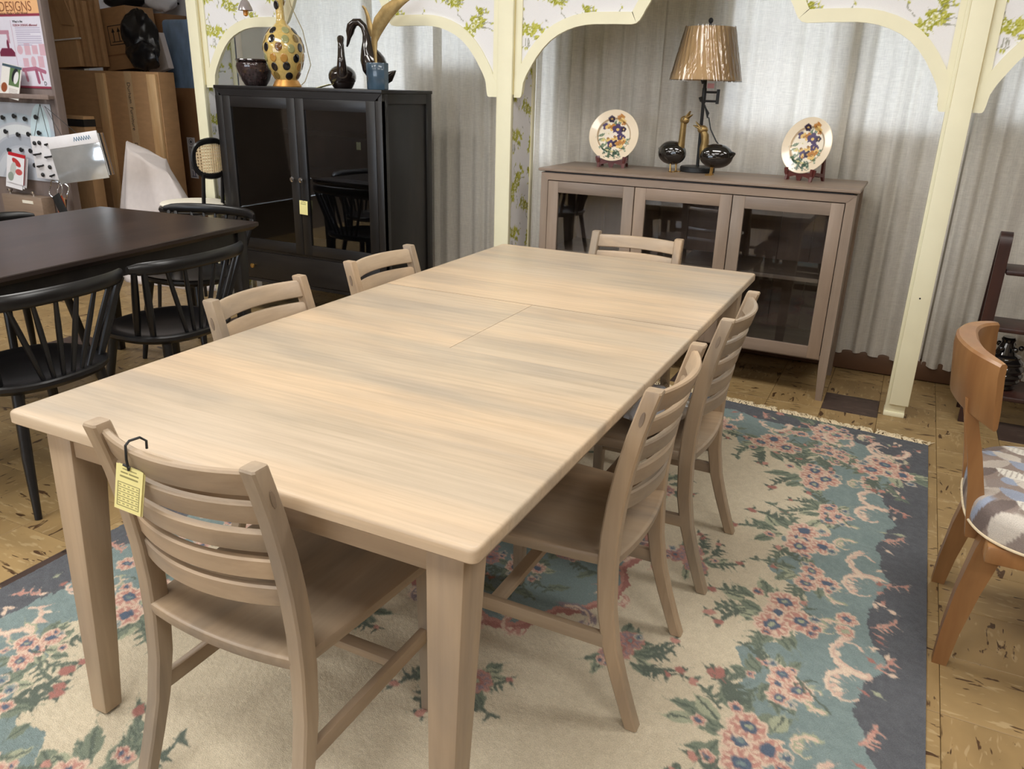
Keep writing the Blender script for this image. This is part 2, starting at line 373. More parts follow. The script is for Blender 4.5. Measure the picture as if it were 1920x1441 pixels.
    def scroll(self, x, y, r, ang, hand, wd, cols):
        pts = []
        for i in range(26):
            t = i/25; a = ang + hand*t*4.2; rr = r*(1-.72*t)
            pts.append((x+rr*math.cos(a), y+rr*math.sin(a)))
        [self.leaf(q[0]+math.cos(i*.9)*wd*1.2, q[1]+math.sin(i*.9)*wd*1.2, wd*3.2, wd*1.2, ang+i*.35*hand+.8, cols[i % 2]) for i, q in enumerate(pts[:20:3])]; self.stroke(pts, wd, cols[0], True); self.stroke([(p[0]+wd*.25, p[1]+wd*.25) for p in pts], wd*.5, cols[1], True)
    def lin(self):
        c = np.clip(self.a, 0, 255)/255.0
        return np.where(c <= .04045, c/12.92, ((c+.055)/1.055)**2.4)
    def sample(self, X, Y, L=None):
        L = self.lin() if L is None else L
        u = X/self.r; v = Y/self.r
        if self.wrap: u = np.mod(u, self.nx-1); v = np.mod(v, self.ny-1)
        return L[np.clip(np.round(v).astype(int), 0, self.ny-1), np.clip(np.round(u).astype(int), 0, self.nx-1)]
def colour(me, cols):
    at = me.color_attributes.new('Col', 'FLOAT_COLOR', 'POINT')
    c = np.ones((len(me.vertices), 4), dtype=np.float32); c[:, :3] = cols.reshape(-1, 3); at.data.foreach_set('color', c.ravel())
def grid_faces(nx, ny, keep=None):
    i = np.arange(nx-1)[None, :]; j = np.arange(ny-1)[:, None]; b = j*nx+i
    f = np.stack([b, b+1, b+nx+1, b+nx], -1).reshape(-1, 4)
    return f if keep is None else f[keep.ravel()]
def grid_obj(name, V, nx, ny, cols, mat, parent=None, keep=None, extra=None, smooth=True):
    """V (ny,nx,3) vertices; extra = (verts, faces) of the back and sides, coloured as the last colour given"""
    F = grid_faces(nx, ny, keep); V = V.reshape(-1, 3)
    me = bpy.data.meshes.new(name); nv = len(V); fl = F.tolist(); vl = V
    cc = cols.reshape(-1, 3)
    if extra is not None:
        ev, ef, ec = extra; vl = np.vstack([V, np.array(ev)]); fl = fl + [tuple(int(k) if k < 0 else int(k) for k in q) for q in ef]; cc = np.vstack([cc, np.tile(np.array(ec), (len(ev), 1))])
    me.from_pydata(vl.tolist() if len(vl) < 1000 else [tuple(p) for p in vl.tolist()], [], fl); me.update()
    if smooth: me.polygons.foreach_set('use_smooth', [True]*len(me.polygons))
    colour(me, cc); me.materials.append(mat)
    o = bpy.data.objects.new(name, me); return link(o, parent)
def sheet(name, cv, x0, z0, y, mat, parent, thick=.004, flip=1, M=None, step=1):
    """a printed sheet facing -Y: canvas (x right, y down) laid on a thin slab whose top left is (x0, z0)"""
    L = cv.lin()[::step, ::step]; ny, nx = L.shape[:2]; w, h = cv.w, cv.h
    X, Y = np.meshgrid(np.linspace(0, w, nx), np.linspace(0, h, ny))
    V = np.stack([x0+X, np.full_like(X, y), z0-Y], -1)
    n = nx*ny; ev = [(x0, y, z0), (x0+w, y, z0), (x0+w, y, z0-h), (x0, y, z0-h), (x0, y+thick, z0), (x0+w, y+thick, z0), (x0+w, y+thick, z0-h), (x0, y+thick, z0-h)]
    ef = [(n, n+4, n+5, n+1), (n+1, n+5, n+6, n+2), (n+2, n+6, n+7, n+3), (n+3, n+7, n+4, n), (n+4, n+7, n+6, n+5)]
    o = grid_obj(name, V, nx, ny, L, mat, parent, None, (ev, ef, L[0, 0]))
    return o
def text(name, body, size, loc, rot, mat, parent=None, align='LEFT', sx=1.0):
    cu = bpy.data.curves.new(name, 'FONT'); cu.body = body; cu.size = size; cu.align_x = align; cu.extrude = .0004
    o = bpy.data.objects.new(name, cu); C.objects.link(o)
    dg = bpy.context.evaluated_depsgraph_get(); me = bpy.data.meshes.new_from_object(o.evaluated_get(dg)); bpy.data.objects.remove(o)
    me.materials.clear(); me.materials.append(mat)
    t = bpy.data.objects.new(name, me); t.location = loc; t.rotation_euler = rot; t.scale = (sx, 1, 1); return link(t, parent)
FACE = (math.pi/2, 0, 0)     # lettering upright, facing -Y

# ------------------------------------------------------------------ floor: real tiles on an underlay
floor = struct('floor', MB().box(-5.4, 4.2, -4.6, 4.45, -.06, -.0042), M_SUB)
TS = .2425; TX0, TY0 = 1.332, 2.882
def tile_mesh(mat):
    mb = MB(); g = .0006; c = .0012
    mb.loft([[(g,g,-.004),(TS-g,g,-.004),(TS-g,TS-g,-.004),(g,TS-g,-.004)], [(g,g,-c),(TS-g,g,-c),(TS-g,TS-g,-c),(g,TS-g,-c)], [(g+c,g+c,0),(TS-g-c,g+c,0),(TS-g-c,TS-g-c,0),(g+c,TS-g-c,0)]])
    me = bpy.data.meshes.new('tile'); me.from_pydata(mb.v, [], mb.f); me.materials.append(mat); return me
TM = [tile_mesh(M_TILEX), tile_mesh(M_TILEY), tile_mesh(M_TILED)]
DARK = {(0, 0), (3, 0), (-8, -11), (-3, 0), (-9, -3), (-12, -6), (-10, -8), (-14, -2), (3, -6), (-6, -3), (-16, -5), (-8, -7)}
CI = np.linalg.inv(np.array(m.to_3x3())); CP = np.array(m.translation)
def in_view(x, y):
    q = CI @ (np.array((x, y, 0)) - CP)
    if q[2] > -.1: return None
    u = 960+1489.3*q[0]/-q[2]; v = 720.5-1489.3*q[1]/-q[2]
    return (-q[2]) if -60 < u < 1980 and v < 1500 else None
cand = []; rest = []
for i in range(-21, 12):
    for j in range(-30, 7):
        x, y = TX0+i*TS, TY0+j*TS
        if x < -5.3 or x > 4.0 or y < -4.4 or y > 4.2: continue
        cxx, cyy = x+TS/2, y+TS/2; under = -.33 < cxx < 1.55 and -.2 < cyy < 2.5
        d = in_view(cxx, cyy)
        k = 2 if (i, j) in DARK or ((i*7+j*13+i*j) % 41 == 5 and cyy > 3.3) else (i+j) % 2
        (cand if d is not None and not under else rest).append((d or 99, x, y, k))
cand.sort(); rest += cand[290:]
for d, x, y, k in cand[:290]:
    t = bpy.data.objects.new('tile', TM[k]); t.location = (x, y, 0); link(t, floor)
for k in range(3):
    mb = MB(); src = TM[k]; vv = [v.co[:] for v in src.vertices]; ff = [tuple(p.vertices) for p in src.polygons]
    for d, x, y, q in rest:
        if q == k: mb.add([(a+x, b+y, c) for a, b, c in vv], ff)
    if mb.v:
        me = bpy.data.meshes.new('tile_field'); me.from_pydata(mb.v, [], mb.f); me.materials.append(TM[k].materials[0])
        t = bpy.data.objects.new('tile_field', me); t['kind'] = 'stuff'; link(t, floor)

# ------------------------------------------------------------------ room shell
WY = 3.60
OPEN = [(-2.42, -1.38, 1.20), (-1.355, -.84, 1.462), (-.62, -.38, .95), (.555, 1.14, 1.185), (1.20, 1.71, 1.20), (1.80, 2.5, 1.265)]
HEAD = 2.4
mb = MB(); xs = -2.5
for a, b, sill in OPEN:
    mb.box(xs, a, WY, WY+.06, 0, CEIL); mb.box(a, b, WY, WY+.06, 0, sill); mb.box(a, b, WY, WY+.06, HEAD, CEIL); xs = b
mb.box(xs, 4.2, WY, WY+.06, 0, CEIL)
struct('wall_back', mb, M_WALL)
struct('wall_storage', MB().box(-5.4, -2.5, 4.35, 4.45, 0, CEIL), M_WALL)
struct('wall_left', MB().box(-5.5, -5.4, -4.6, 4.45, 0, CEIL), M_STORE)
struct('wall_right', MB().box(4.2, 4.3, -4.6, 3.68, 0, CEIL), M_STORE)
mb = MB(); FO = [(-4.7, -3.3), (-3.15, -1.75), (-1.6, -.2)]; xs = -5.4
for a, b in FO:
    mb.box(xs, a, -4.7, -4.6, 0, CEIL); mb.box(a, b, -4.7, -4.6, 0, .7); mb.box(a, b, -4.7, -4.6, 2.45, CEIL); xs = b
mb.box(xs, 4.2, -4.7, -4.6, 0, CEIL); struct('wall_front', mb, M_STORE)
for n, (a, b) in enumerate(FO):
    w = struct_empty('window_%d' % (n+7)); fm = MB()
    for q in ((a, a+.05, .7, 2.45), (b-.05, b, .7, 2.45), (a+.05, b-.05, .7, .75), (a+.05, b-.05, 2.4, 2.45)): fm.box(q[0], q[1], -4.68, -4.62, q[2], q[3])
    obj('frame', fm, M_WHITE, w); obj('pane', MB().box(a+.05, b-.05, -4.652, -4.646, .75, 2.4), M_PANE, w)
struct('ceiling', MB().box(-5.4, 4.2, -4.6, 4.45, CEIL, CEIL+.08), M_CEIL)
struct('baseboard_back', MB().box(-2.38, 4.1, WY-.055, WY-.002, .004, .105, .006), M_BASEB)
for n, (a, b, sill) in enumerate(OPEN):
    w = struct_empty('window_%d' % (n+1))
    mb = MB()
    for bx in ((a, a+.025, sill, HEAD), (b-.025, b, sill, HEAD), (a+.025, b-.025, sill, sill+.022), (a+.025, b-.025, HEAD-.03, HEAD)): mb.box(bx[0], bx[1], WY+.005, WY+.055, bx[2], bx[3])
    obj('frame', mb, M_WHITE, w); obj('pane', MB().box(a+.025, b-.025, WY+.03, WY+.034, sill+.022, HEAD-.03), M_PANE, w)
# pegboard storage wall panel
pg = MB().box(-5.3, -2.55, 4.325, 4.349, .9, 2.6, .002)
o = obj('pegboard', pg, M_WHITE); tag(o, 'white pegboard panel on the wall above the stacked cartons', 'pegboard')
hk = MB()
for i in range(9):
    for j in range(4): hk.tube([(-4.9+i*.16, 4.326, 1.7+j*.12), (-4.9+i*.16, 4.318, 1.7+j*.12)], .009, 8)
obj('peg_hole', hk, M_IRON, o)['kind'] = 'stuff'

# ceiling fixtures (above the frame) carry the room light
fx = None
for k, (x, y) in enumerate(LIGHTS):
    t = thing('ceiling_light', 'recessed ceiling light panel number %s along the ceiling grid' % ('one two three four five six seven eight nine ten eleven twelve'.split()[k]), 'ceiling light', (x, y, CEIL), 0, 'ceiling light panels')
    t['label'] = 'white rectangular light panel on the showroom ceiling above the frame'
    if fx is None:
        fm = MB()
        for bx in ((-.64,.64,-.34,-.31),(-.64,.64,.31,.34),(-.64,-.61,-.31,.31),(.61,.64,-.31,.31)): fm.box(*bx, -.05, 0)
        fx = (obj('housing', fm, M_WHITE, t), obj('diffuser', MB().box(-.61,.61,-.31,.31,-.02,-.012), emit('lamp_diffuser', (1,.97,.92,1), 2.0), t))
    else:
        for q in fx: share(q, t)
    la = bpy.data.lights.new('ceiling_lamp', 'AREA'); la.shape = 'RECTANGLE'; la.size = 1.2; la.size_y = .6; la.energy = LIGHT_W; la.color = (1, .97, .925)
    lo = bpy.data.objects.new('ceiling_lamp', la); lo.location = (0, 0, -.03); link(lo, t)

# ------------------------------------------------------------------ curtains
def curtain(label, x0, x1, y, seed, amp=.016, z0=.095, z1=2.45, lam=.105):
    rs = np.random.RandomState(seed); n = int((x1-x0)/.009)+1; X = np.linspace(x0, x1, n)
    ph = np.cumsum(.009*2*np.pi/lam*(1+.45*np.interp(X, np.linspace(x0, x1, 9), rs.rand(9)*2-1)))
    am = amp*np.interp(X, np.linspace(x0, x1, 12), .45+.8*rs.rand(12)); z = np.linspace(0, 1, 26)[:, None]
    sway = .35*np.sin(ph[None, :]*.5+2.2*z+seed)
    Yv = y+(am*np.sin(ph+rs.rand()*6))[None, :]*(.75+.4*(1-z))+.006*sway
    hem = .006*np.sin(ph*.37+seed)
    Z = (z0+hem)[None, :]*(1-z)+z1*z
    V = np.stack([np.tile(X+.004*np.sin(ph*1.3), (26, 1)), Yv, Z], -1)
    me = bpy.data.meshes.new('curtain'); me.from_pydata([tuple(p) for p in V.reshape(-1, 3).tolist()], [], grid_faces(n, 26).tolist()); me.update()
    me.polygons.foreach_set('use_smooth', [True]*len(me.polygons)); me.materials.append(M_CURT)
    o = bpy.data.objects.new('curtain', me); link(o)
    return tag(o, label, 'curtain', 'linen curtains along the window wall')
CY = 3.535
curtain('linen curtain panel behind the gourd lamp and brown pot', -2.44, -1.63, CY, 1, .02)
curtain('linen curtain panel behind the black swans', -1.69, -1.13, CY+.022, 2, .018)
curtain('linen curtain panel hanging between black cabinet and middle cream post', -1.18, -.46, CY, 3, .014)
curtain('linen curtain panel behind the upright pansy plate', -.50, .235, CY, 4, .024)
curtain('linen curtain panel behind the goose figurines', .19, .58, CY+.022, 5, .018)
curtain('brightly backlit linen curtain panel behind the tan lampshade', .545, 1.19, CY-.006, 6, .016)
curtain('linen curtain panel between glass sideboard and right cream post', 1.15, 1.72, CY+.012, 7, .019)
curtain('linen curtain panel right of the right cream post', 1.73, 2.26, CY, 8, .02, .085)
curtain('linen curtain panel behind the dark shelf stand at right', 2.25, 3.1, CY+.004, 9, .018)

# ------------------------------------------------------------------ arcade: posts, arched spandrels, papered dividers
POSTS = [-2.485, -.39, 1.652]; AY = 2.925
G1, G2, G3, GR = (150,152,34), (186,186,74), (208,206,120), (150,152,138)
wp = Canvas(.50, .50, .0025, (236,236,238), .0016, True, 5)
r = random.Random(3)
def wp_cluster(x, y, n, sc, ang):
    for k in range(n):
        t = k/(n-1)-.5; px = x+math.cos(ang)*t*sc+r.uniform(-.35,.35)*sc*.32; py = y+math.sin(ang)*t*sc+r.uniform(-.35,.35)*sc*.32
        for q in range(3):
            a = r.uniform(0, 6.28); wp.leaf(px+.016*math.cos(a), py+.016*math.sin(a), r.uniform(.022,.036), r.uniform(.012,.018), a, r.choice((G1, G1, G2)), G3)
    for k in range(max(1, n//5)):
        t = r.uniform(-.35, .35); px = x+math.cos(ang)*t*sc; py = y+math.sin(ang)*t*sc
        wp.flower(px, py, r.uniform(.016,.024), r.uniform(0,6), 5, (240,240,226), G1, G3, G1)
    for k in range(5):
        a = r.uniform(0, 6.28); b = sc*.5
        wp.stroke([(x+math.cos(a)*b*.6, y+math.sin(a)*b*.6), (x+math.cos(a)*b, y+math.sin(a+.1)*b), (x+math.cos(a+.2)*b*1.2, y+math.sin(a+.2)*b*1.2)], .0014, GR)
        wp.leaf(x+math.cos(a+.2)*b*1.2, y+math.sin(a+.2)*b*1.2, .016, .007, a, G2)
wp_cluster(.13, .12, 26, .19, -.8); wp_cluster(.38, .10, 20, .16, .5); wp_cluster(.36, .36, 28, .20, -.9); wp_cluster(.10, .36, 18, .15, .3); wp_cluster(.25, .23, 10, .09, .2)
for k in range(26):
    x, y = r.random()*.5, r.random()*.5; wp.leaf(x, y, .012, .006, r.uniform(0, 6), r.choice((GR, G2)))
WPL = wp.lin()
for n, c in enumerate(POSTS):
    t = struct_empty('trim_%d' % (n+1))
    obj('face_board', MB().box(c-.04, c+.04, AY, AY+.018, .062, 2.3, .002), M_CREAM, t)
    obj('post_core', MB().box(c-.054, c+.030, AY+.018, AY+.10, .02, 2.3, .002), M_CREAM, t)
    obj('base_block', MB().box(c-.056, c+.032, AY+.012, AY+.102, 0, .022, .003), M_CREAM, t)
    ind = MB().tube([(c-.004, AY-.0005, .56), (c-.004, AY+.002, .56)], .004, 8)
    obj('nail_head', ind, M_IRON, t)
HALF = [(.944,1.322),(.938,1.330),(.934,1.35),(.929,1.392),(.912,1.43),(.889,1.468),(.860,1.512),(.826,1.553),(.79,1.586),(.750,1.612),(.705,1.632),(.660,1.646),(.615,1.654),(.575,1.657),(.47,1.657),(.385,1.655),(.362,1.660),(.348,1.672),(.336,1.69),(.322,1.717),(.304,1.746),(.28,1.80),(.24,1.85),(.18,1.88),(.09,1.895),(0,1.90)]
def offset_curve(P, d):
    out = []
    for i in range(len(P)):
        a = Vector(P[max(0, i-1)]); b = Vector(P[min(len(P)-1, i+1)]); t = (b-a).normalized(); out.append((P[i][0]+t.y*d, P[i][1]-t.x*d))
    return out
def bay(c, n, half=1.02):
    t = struct_empty('trim_%d' % n); y0 = AY+.022
    full = [(c+d, z) for d, z in HALF] + [(c-d, z) for d, z in HALF[-2::-1]]
    # right side goes up, then left side comes down; outward of the opening is to the right hand of travel
    outer = []
    for (x, z), (ox, oz) in zip(full, offset_curve(full, .052)):
        lim = half-.042
        outer.append((min(max(ox, c-lim), c+lim), max(oz, z) if abs(x-c) < .92 else max(oz, 1.322)))
    outer[0] = (c+half-.042, 1.322); outer[-1] = (c-half+.042, 1.322)
    outer[1] = (c+half-.042, 1.345); outer[-2] = (c-half+.042, 1.345); outer[2] = (c+half-.042, 1.37); outer[-3] = (c-half+.042, 1.37)
    obj('arch_trim', MB().strip(full, outer, y0, y0+.016), M_CREAM, t)
    for sg in (-1, 1):
        a, b = sorted((c+sg*(half-.078), c+sg*(half-.042)))
        obj('side_trim', MB().box(a, b, y0+.001, y0+.016, 1.36, 2.3), M_CREAM, t)
        a, b = sorted((c+sg*(half-.043), c+sg*(half-.033)))
        obj('bead', MB().box(a, b, y0-.004, y0+.02, 1.335, 2.3, .002), M_BEAD, t)
    # wallpapered board: fine grid so the print is crisp; opening cut out behind the trim
    st = .004; nx = int((2*half-.08)/st)+1; nz = int(.62/st)+1
    X, Z = np.meshgrid(np.linspace(c-half+.04, c+half-.04, nx), np.linspace(1.34, 1.96, nz))
    pd = np.array([h[0] for h in HALF][::-1]); pz = np.array([h[1] for h in HALF][::-1])
    d = np.abs(X-c); zo = np.interp(d, pd, pz); zo = np.where(d > .936, 0, zo)
    cxm = (d < .965) & (Z < zo+.02)
    keep = ~(cxm[:-1, :-1] & cxm[1:, 1:])
    V = np.stack([X, np.full_like(X, y0+.009), Z], -1)
    cols = wp.sample(X-c+5.02, 5.0-Z, WPL)
    grid_obj('wallpaper', V, nx, nz, cols, M_PAPER, t, keep)
    back = [(x, z+.012) for x, z in full]; top = [(x, 2.3) for x, z in full]
    obj('spandrel_board', MB().strip(back, [(x, max(2.3, z)) for x, z in back], y0+.0165, y0+.03), M_CREAM, t)
    return t
bay((POSTS[0]+POSTS[1])/2, 4, (POSTS[1]-POSTS[0])/2)
bay((POSTS[1]+POSTS[2])/2, 5, (POSTS[2]-POSTS[1])/2)
bay(POSTS[2]+1.02, 6)
def divider(c, n, y1, x1):
    t = struct_empty(n); yb = AY+.10
    obj('divider_board', MB().box(x1-.05, x1-.002, yb, y1, 0, 2.3), M_CREAM, t)
    nx = int((y1-AY-.04)/.004)+1; nz = int(2.2/.0045)+1
    Y, Z = np.meshgrid(np.linspace(AY+.04, y1-.02, nx), np.linspace(.02, 2.2, nz))
    V = np.stack([np.full_like(Y, x1), Y, Z], -1)
    grid_obj('wallpaper', V, nx, nz, wp.sample(Y+.12, 5.0-Z, WPL), M_PAPER, t)
    obj('edge_trim', MB().box(x1-.055, x1+.008, y1-.02, y1+.012, 0, 2.3, .002), M_CREAM, t)
divider(POSTS[1], 'wall_divider', 3.20, POSTS[1]+.033)
divider(POSTS[0], 'wall_storage_divider', 3.20, POSTS[0]+.033)
struct('wall_storage_side', MB().box(-2.52, -2.47, 3.3, 4.35, 0, CEIL), M_WALL)

# ------------------------------------------------------------------ rug
RW, RL, RX1, RYF, RSH = 2.35, 3.35, 1.785, 2.645, .105
RES = .0042
SL, BL, CRM = (100,102,107), (133,149,148), (211,199,175)
PK, PKE, PKD = (194,146,134), (222,198,178), (172,122,114)
GN, GND, GNP, DB = (130,140,124), (104,113,104), (170,174,150), (98,110,128)
MV = (150,136,142)
rc = Canvas(RW, RL, RES, SL, .0045, False, 8)
U, Vv = np.meshgrid(np.arange(rc.nx)*RES, np.arange(rc.ny)*RES); U = U+rc.dx; Vv = Vv+rc.dy
def edge_d(): return np.minimum(np.minimum(U, RW-U), np.minimum(Vv, RL-Vv))
side = np.minimum(U, RW-U) < np.minimum(Vv, RL-Vv); p = np.where(side, Vv, U); a = edge_d()
sm = smooth_noise(rc.ny, rc.nx, 14, np.random.RandomState(4))*.05-.025
# rounded inner corners
du = np.minimum(U, RW-U); dv = np.minimum(Vv, RL-Vv)
def rnd(q): return q - np.hypot(np.clip(q-du, 0, None), np.clip(q-dv, 0, None))
b1 = .095+.05*np.abs(np.sin(math.pi*p/.40))
b2 = .37+.055*np.sin(2*math.pi*p/.58+.8)+.03*np.sin(2*math.pi*p/.21)
in1 = (rnd(.34) > b1-.0+sm*.6) | ((du > .34) & (dv > .34)); in2 = ((rnd(.62)) > b2+sm) | ((du > .62) & (dv > .62))
rc.a[in1] = BL; rc.a[in2] = CRM
rc.a[:, :] += (smooth_noise(rc.ny, rc.nx, 3, np.random.RandomState(9))[..., None]-.5)*10
r = random.Random(21)
def EP(sd, q, d):
    return {'R': (d, q), 'L': (RW-d, q), 'F': (q, d), 'N': (q, RL-d)}[sd]
INW = {'R': 0, 'L': math.pi, 'F': math.pi/2, 'N': -math.pi/2}
def bouquet(x, y, sc, ang, mauve=False):
    pc, pe, cc = ((PK, PKE, DB) if not mauve else (MV, PK, PKD))
    for k in range(13):
        t = ang+r.uniform(-2.2, 2.2); d = sc*r.uniform(.55, 1.0)
        rc.leaf(x+d*math.cos(t), y+d*math.sin(t), sc*r.uniform(.5, .8), sc*r.uniform(.24, .34), t+r.uniform(-.4, .4), r.choice((GN, GNP, GN)), GND)
    for k in range(4):
        t = ang+r.uniform(-1.5, 1.5); rc.sprig(x+sc*.7*math.cos(t), y+sc*.7*math.sin(t), sc*r.uniform(.7, 1.05), t+r.uniform(-.3, .3), r.choice((GN, GND)), GND, 4, r.choice((PK, PKD, None)))
    for k in range(4):
        t = ang+k*1.6+r.uniform(-.3, .3); d = sc*r.uniform(.35, .55) if k else 0
        rc.flower(x+d*math.cos(t), y+d*math.sin(t), sc*r.uniform(.34, .44), r.uniform(0, 6), r.choice((7, 8, 9)), pc, pe, cc, r.choice((BL, GNP, DB)))
    for k in range(5):
        t = r.uniform(0, 6.28); d = sc*.75; rc.flower(x+d*math.cos(t), y+d*math.sin(t), sc*.15, 0, 5, r.choice((PK, BL, PKD)), PKE, DB)
for sd, ln in (('R', RL), ('L', RL), ('F', RW), ('N', RW)):
    n = int(ln/.45); st = ln/n; hd = INW[sd]
    for k in range(n+1):
        q = k*st
        if 0 < k < n:
            for w in range(3):
                sx, sy = EP(sd, q+r.uniform(-.14, .14), r.uniform(.26, .34)); rc.stroke([(sx, sy), (sx+r.uniform(-.05,.05), sy+r.uniform(-.05,.05)), (sx+r.uniform(-.07,.07), sy+r.uniform(-.07,.07))], .0022, GND)
        for hand in (1, -1):
            x, y = EP(sd, q+st*.5+hand*st*.17, .165); rc.scroll(x, y, .085, hd+math.pi+hand*1.2, hand, .012, ((214,184,168), (226,206,186)))
            x, y = EP(sd, q+st*.5+hand*st*.30, .235); rc.scroll(x, y, .05, hd+hand*2.0, -hand, .009, (GNP, PKE))
        x, y = EP(sd, q+r.uniform(-.03, .03), .135); rc.sprig(x, y, .07, hd+math.pi+r.uniform(-.8, .8), PKE, PK, 4, PK)
        for w in range(9):
            x, y = EP(sd, q+st*.5+r.uniform(-.2, .2), r.uniform(.07, .14)); rc.leaf(x, y, .03, .013, r.uniform(0, 6), r.choice((PK, PKE, PKE, PKD, GNP)))
        x, y = EP(sd, q+st*.5+r.uniform(-.05, .05), .12); rc.sprig(x, y, .06, hd+math.pi+r.uniform(-1.2, 1.2), PKE, PK, 3, PK)
        x, y = EP(sd, q+.02, .20)
        if k % 2: rc.flower(x, y, .034, .4, 7, PK, PKE, DB, BL); rc.flower(x+.05*math.sin(hd), y+.05*math.cos(hd)+.01, .028, .9, 7, PK, PKE, GNP)
        x, y = EP(sd, q+st*.25+r.uniform(-.03, .03), .385+r.uniform(-.03, .03)); bouquet(x, y, .135, hd)
        x, y = EP(sd, q+st*.75+r.uniform(-.03, .03), .33+r.uniform(-.02, .02)); bouquet(x, y, .095, hd)
# centre medallion
cx, cy = RW/2, 1.58
th = np.arctan2((Vv-cy)/1.2, U-cx); rr = np.hypot(U-cx, (Vv-cy)/1.2)
lob = .33+.045*np.abs(np.sin(4*th))+sm*.4
rc.a[rr < lob+.028] = PKD; rc.a[rr < lob+.012] = PK; rc.a[rr < lob] = BL
for k in range(16):
    t = 2*math.pi*k/16+.1; x, y = cx+.40*math.cos(t), cy+.48*math.sin(t); rc.scroll(x, y, .06, t+math.pi, 1 if k % 2 else -1, .011, (PK if k % 3 else MV, PKE))
    x, y = cx+.27*math.cos(t), cy+.32*math.sin(t); rc.leaf(x, y, .08, .03, t+1.2, GN, GND)
for k in range(6):
    t = k*1.05; bouquet(cx+.15*math.cos(t), cy+.19*math.sin(t), .085, t, k % 2 == 1)
for k in range(8):
    t = 2*math.pi*k/8+.25; bouquet(cx+.53*math.cos(t), cy+.68*math.sin(t), .10, t, True)
nx, ny = rc.nx, rc.ny
Ug, Vg = np.meshgrid(np.arange(nx)*RES, np.arange(ny)*RES)
Z = .0082+.0011*(NR.rand(ny, nx)-.5)*2+.0014*(smooth_noise(ny, nx, 6, NR)-.5)
Xw = RX1-Ug; Yw = RYF+RSH*Ug-Vg
Vx = np.stack([Xw, Yw, Z], -1)
rug = thing('rug', 'large floral area rug in slate blue and cream under the dining table', 'rug', (0, 0, 0))
body = grid_obj('pile', Vx[::-1], nx, ny, rc.lin()[::-1], M_RUG, rug)
cor = [(RX1, RYF), (RX1-RW, RYF+RSH*RW), (RX1-RW, RYF+RSH*RW-RL), (RX1, RYF-RL)]
bk = MB(); bk.hexa([(x, y, .0005) for x, y in cor], [(x, y, .0062) for x, y in cor])
obj('backing', bk, simple('rug_backing', s(108,112,130), .95, var=.12, scale=60), rug)
fr = MB(); r = random.Random(5); kk = 0
x = RX1-.01
while x > RX1-RW+.01:
    yb = RYF+RSH*(RX1-x)-.003; cl = r.uniform(-.5, .5); ln = r.uniform(.04, .07)
    for q in range(4):
        an = cl+r.uniform(-.4, .4); x0 = x+r.uniform(-.004, .004); pts = []
        for i in range(5):
            t = i/4; pts.append((x0+ln*t*math.sin(an)+.006*math.sin(t*5+q), yb+ln*t*math.cos(an), .0075-.004*t+.009*math.sin(t*math.pi)*abs(math.sin(kk*.7))))
        fr.tube(pts, [.0023]*4+[.001], 5)
    x -= r.uniform(.010, .015); kk += 1
fo = obj('fringe', fr, M_FRINGE, rug); fo['kind'] = 'stuff'; fo['label'] = 'off-white knotted cotton fringe'

# ------------------------------------------------------------------ light dining table
TW, TL, TH = 1.067, 2.174, .741
tb = thing('dining_table', 'pale grey-washed wooden dining table with a centre butterfly leaf', 'table', (0, 0, 0))
def slab(x0, x1, y0, y1, z0, z1, rc_, ends):
    """top board; corners in `ends` rounded, upper edge eased"""
    P = []
    for (cx_, cy_, sx, sy, key) in ((x0, y0, 1, 1, 'a'), (x1, y0, -1, 1, 'b'), (x1, y1, -1, -1, 'c'), (x0, y1, 1, -1, 'd')):
        if key in ends:
            a0 = {'a': math.pi, 'b': 1.5*math.pi, 'c': 0, 'd': .5*math.pi}[key]
            for k in range(6):
                t = a0+k/5*math.pi/2; P.append((cx_+sx*rc_+rc_*math.cos(t), cy_+sy*rc_+rc_*math.sin(t)))
        else: P.append((cx_, cy_))
    mxx, myy = (x0+x1)/2, (y0+y1)/2
    def ring(z, d):
        out = []
        for px, py in P:
            # ease only outer edges
            ox = d if abs(px-x0) < .02 and x0 < .01 else (-d if abs(px-x1) < .02 and x1 > TW-.01 else 0)
            oy = d if abs(py-y0) < .02 and y0 < .01 else (-d if abs(py-y1) < .02 and y1 > TL-.01 else 0)
            out.append((px+ox, py+oy, z))
        return out
    return MB().loft([ring(z0, .004), ring(z0+.004, 0), ring(z1-.007, 0), ring(z1-.003, .001), ring(z1-.0008, .003), ring(z1, .006)])
S1, S2, SX = .803, 1.303, .547; g = .0007
obj('tabletop', slab(0, TW, 0, S1-g, TH-.028, TH, .013, 'ab'), M_TOP, tb)
obj('tabletop', slab(0, TW, S2+g, TL, TH-.028, TH, .013, 'cd'), M_TOP, tb)
obj('leaf', slab(0, SX-g, S1+g, S2-g, TH-.028, TH-.0006, .016, ''), M_TOP, tb)['label'] = 'left half of the fold-out centre leaf'
obj('leaf', slab(SX+g, TW, S1+g, S2-g, TH-.028, TH-.0006, .016, ''), M_TOP, tb)['label'] = 'right half of the fold-out centre leaf'
def leg4(x0, x1, y0, y1, bx0, bx1, by0, by1, z1=TH-.029, z0=.014):
    return MB().hexa([(bx0,by0,z0),(bx1,by0,z0),(bx1,by1,z0),(bx0,by1,z0)], [(x0,y0,z1),(x1,y0,z1),(x1,y1,z1),(x0,y1,z1)], .004)
LEGS = [(.068,.140,.028,.108,.066,.112,.012,.056), (.962,1.032,.028,.108,.968,1.012,.016,.062), (.068,.140,TL-.108,TL-.028,.066,.112,TL-.06,TL-.016), (.962,1.032,TL-.108,TL-.028,.968,1.012,TL-.06,TL-.016)]
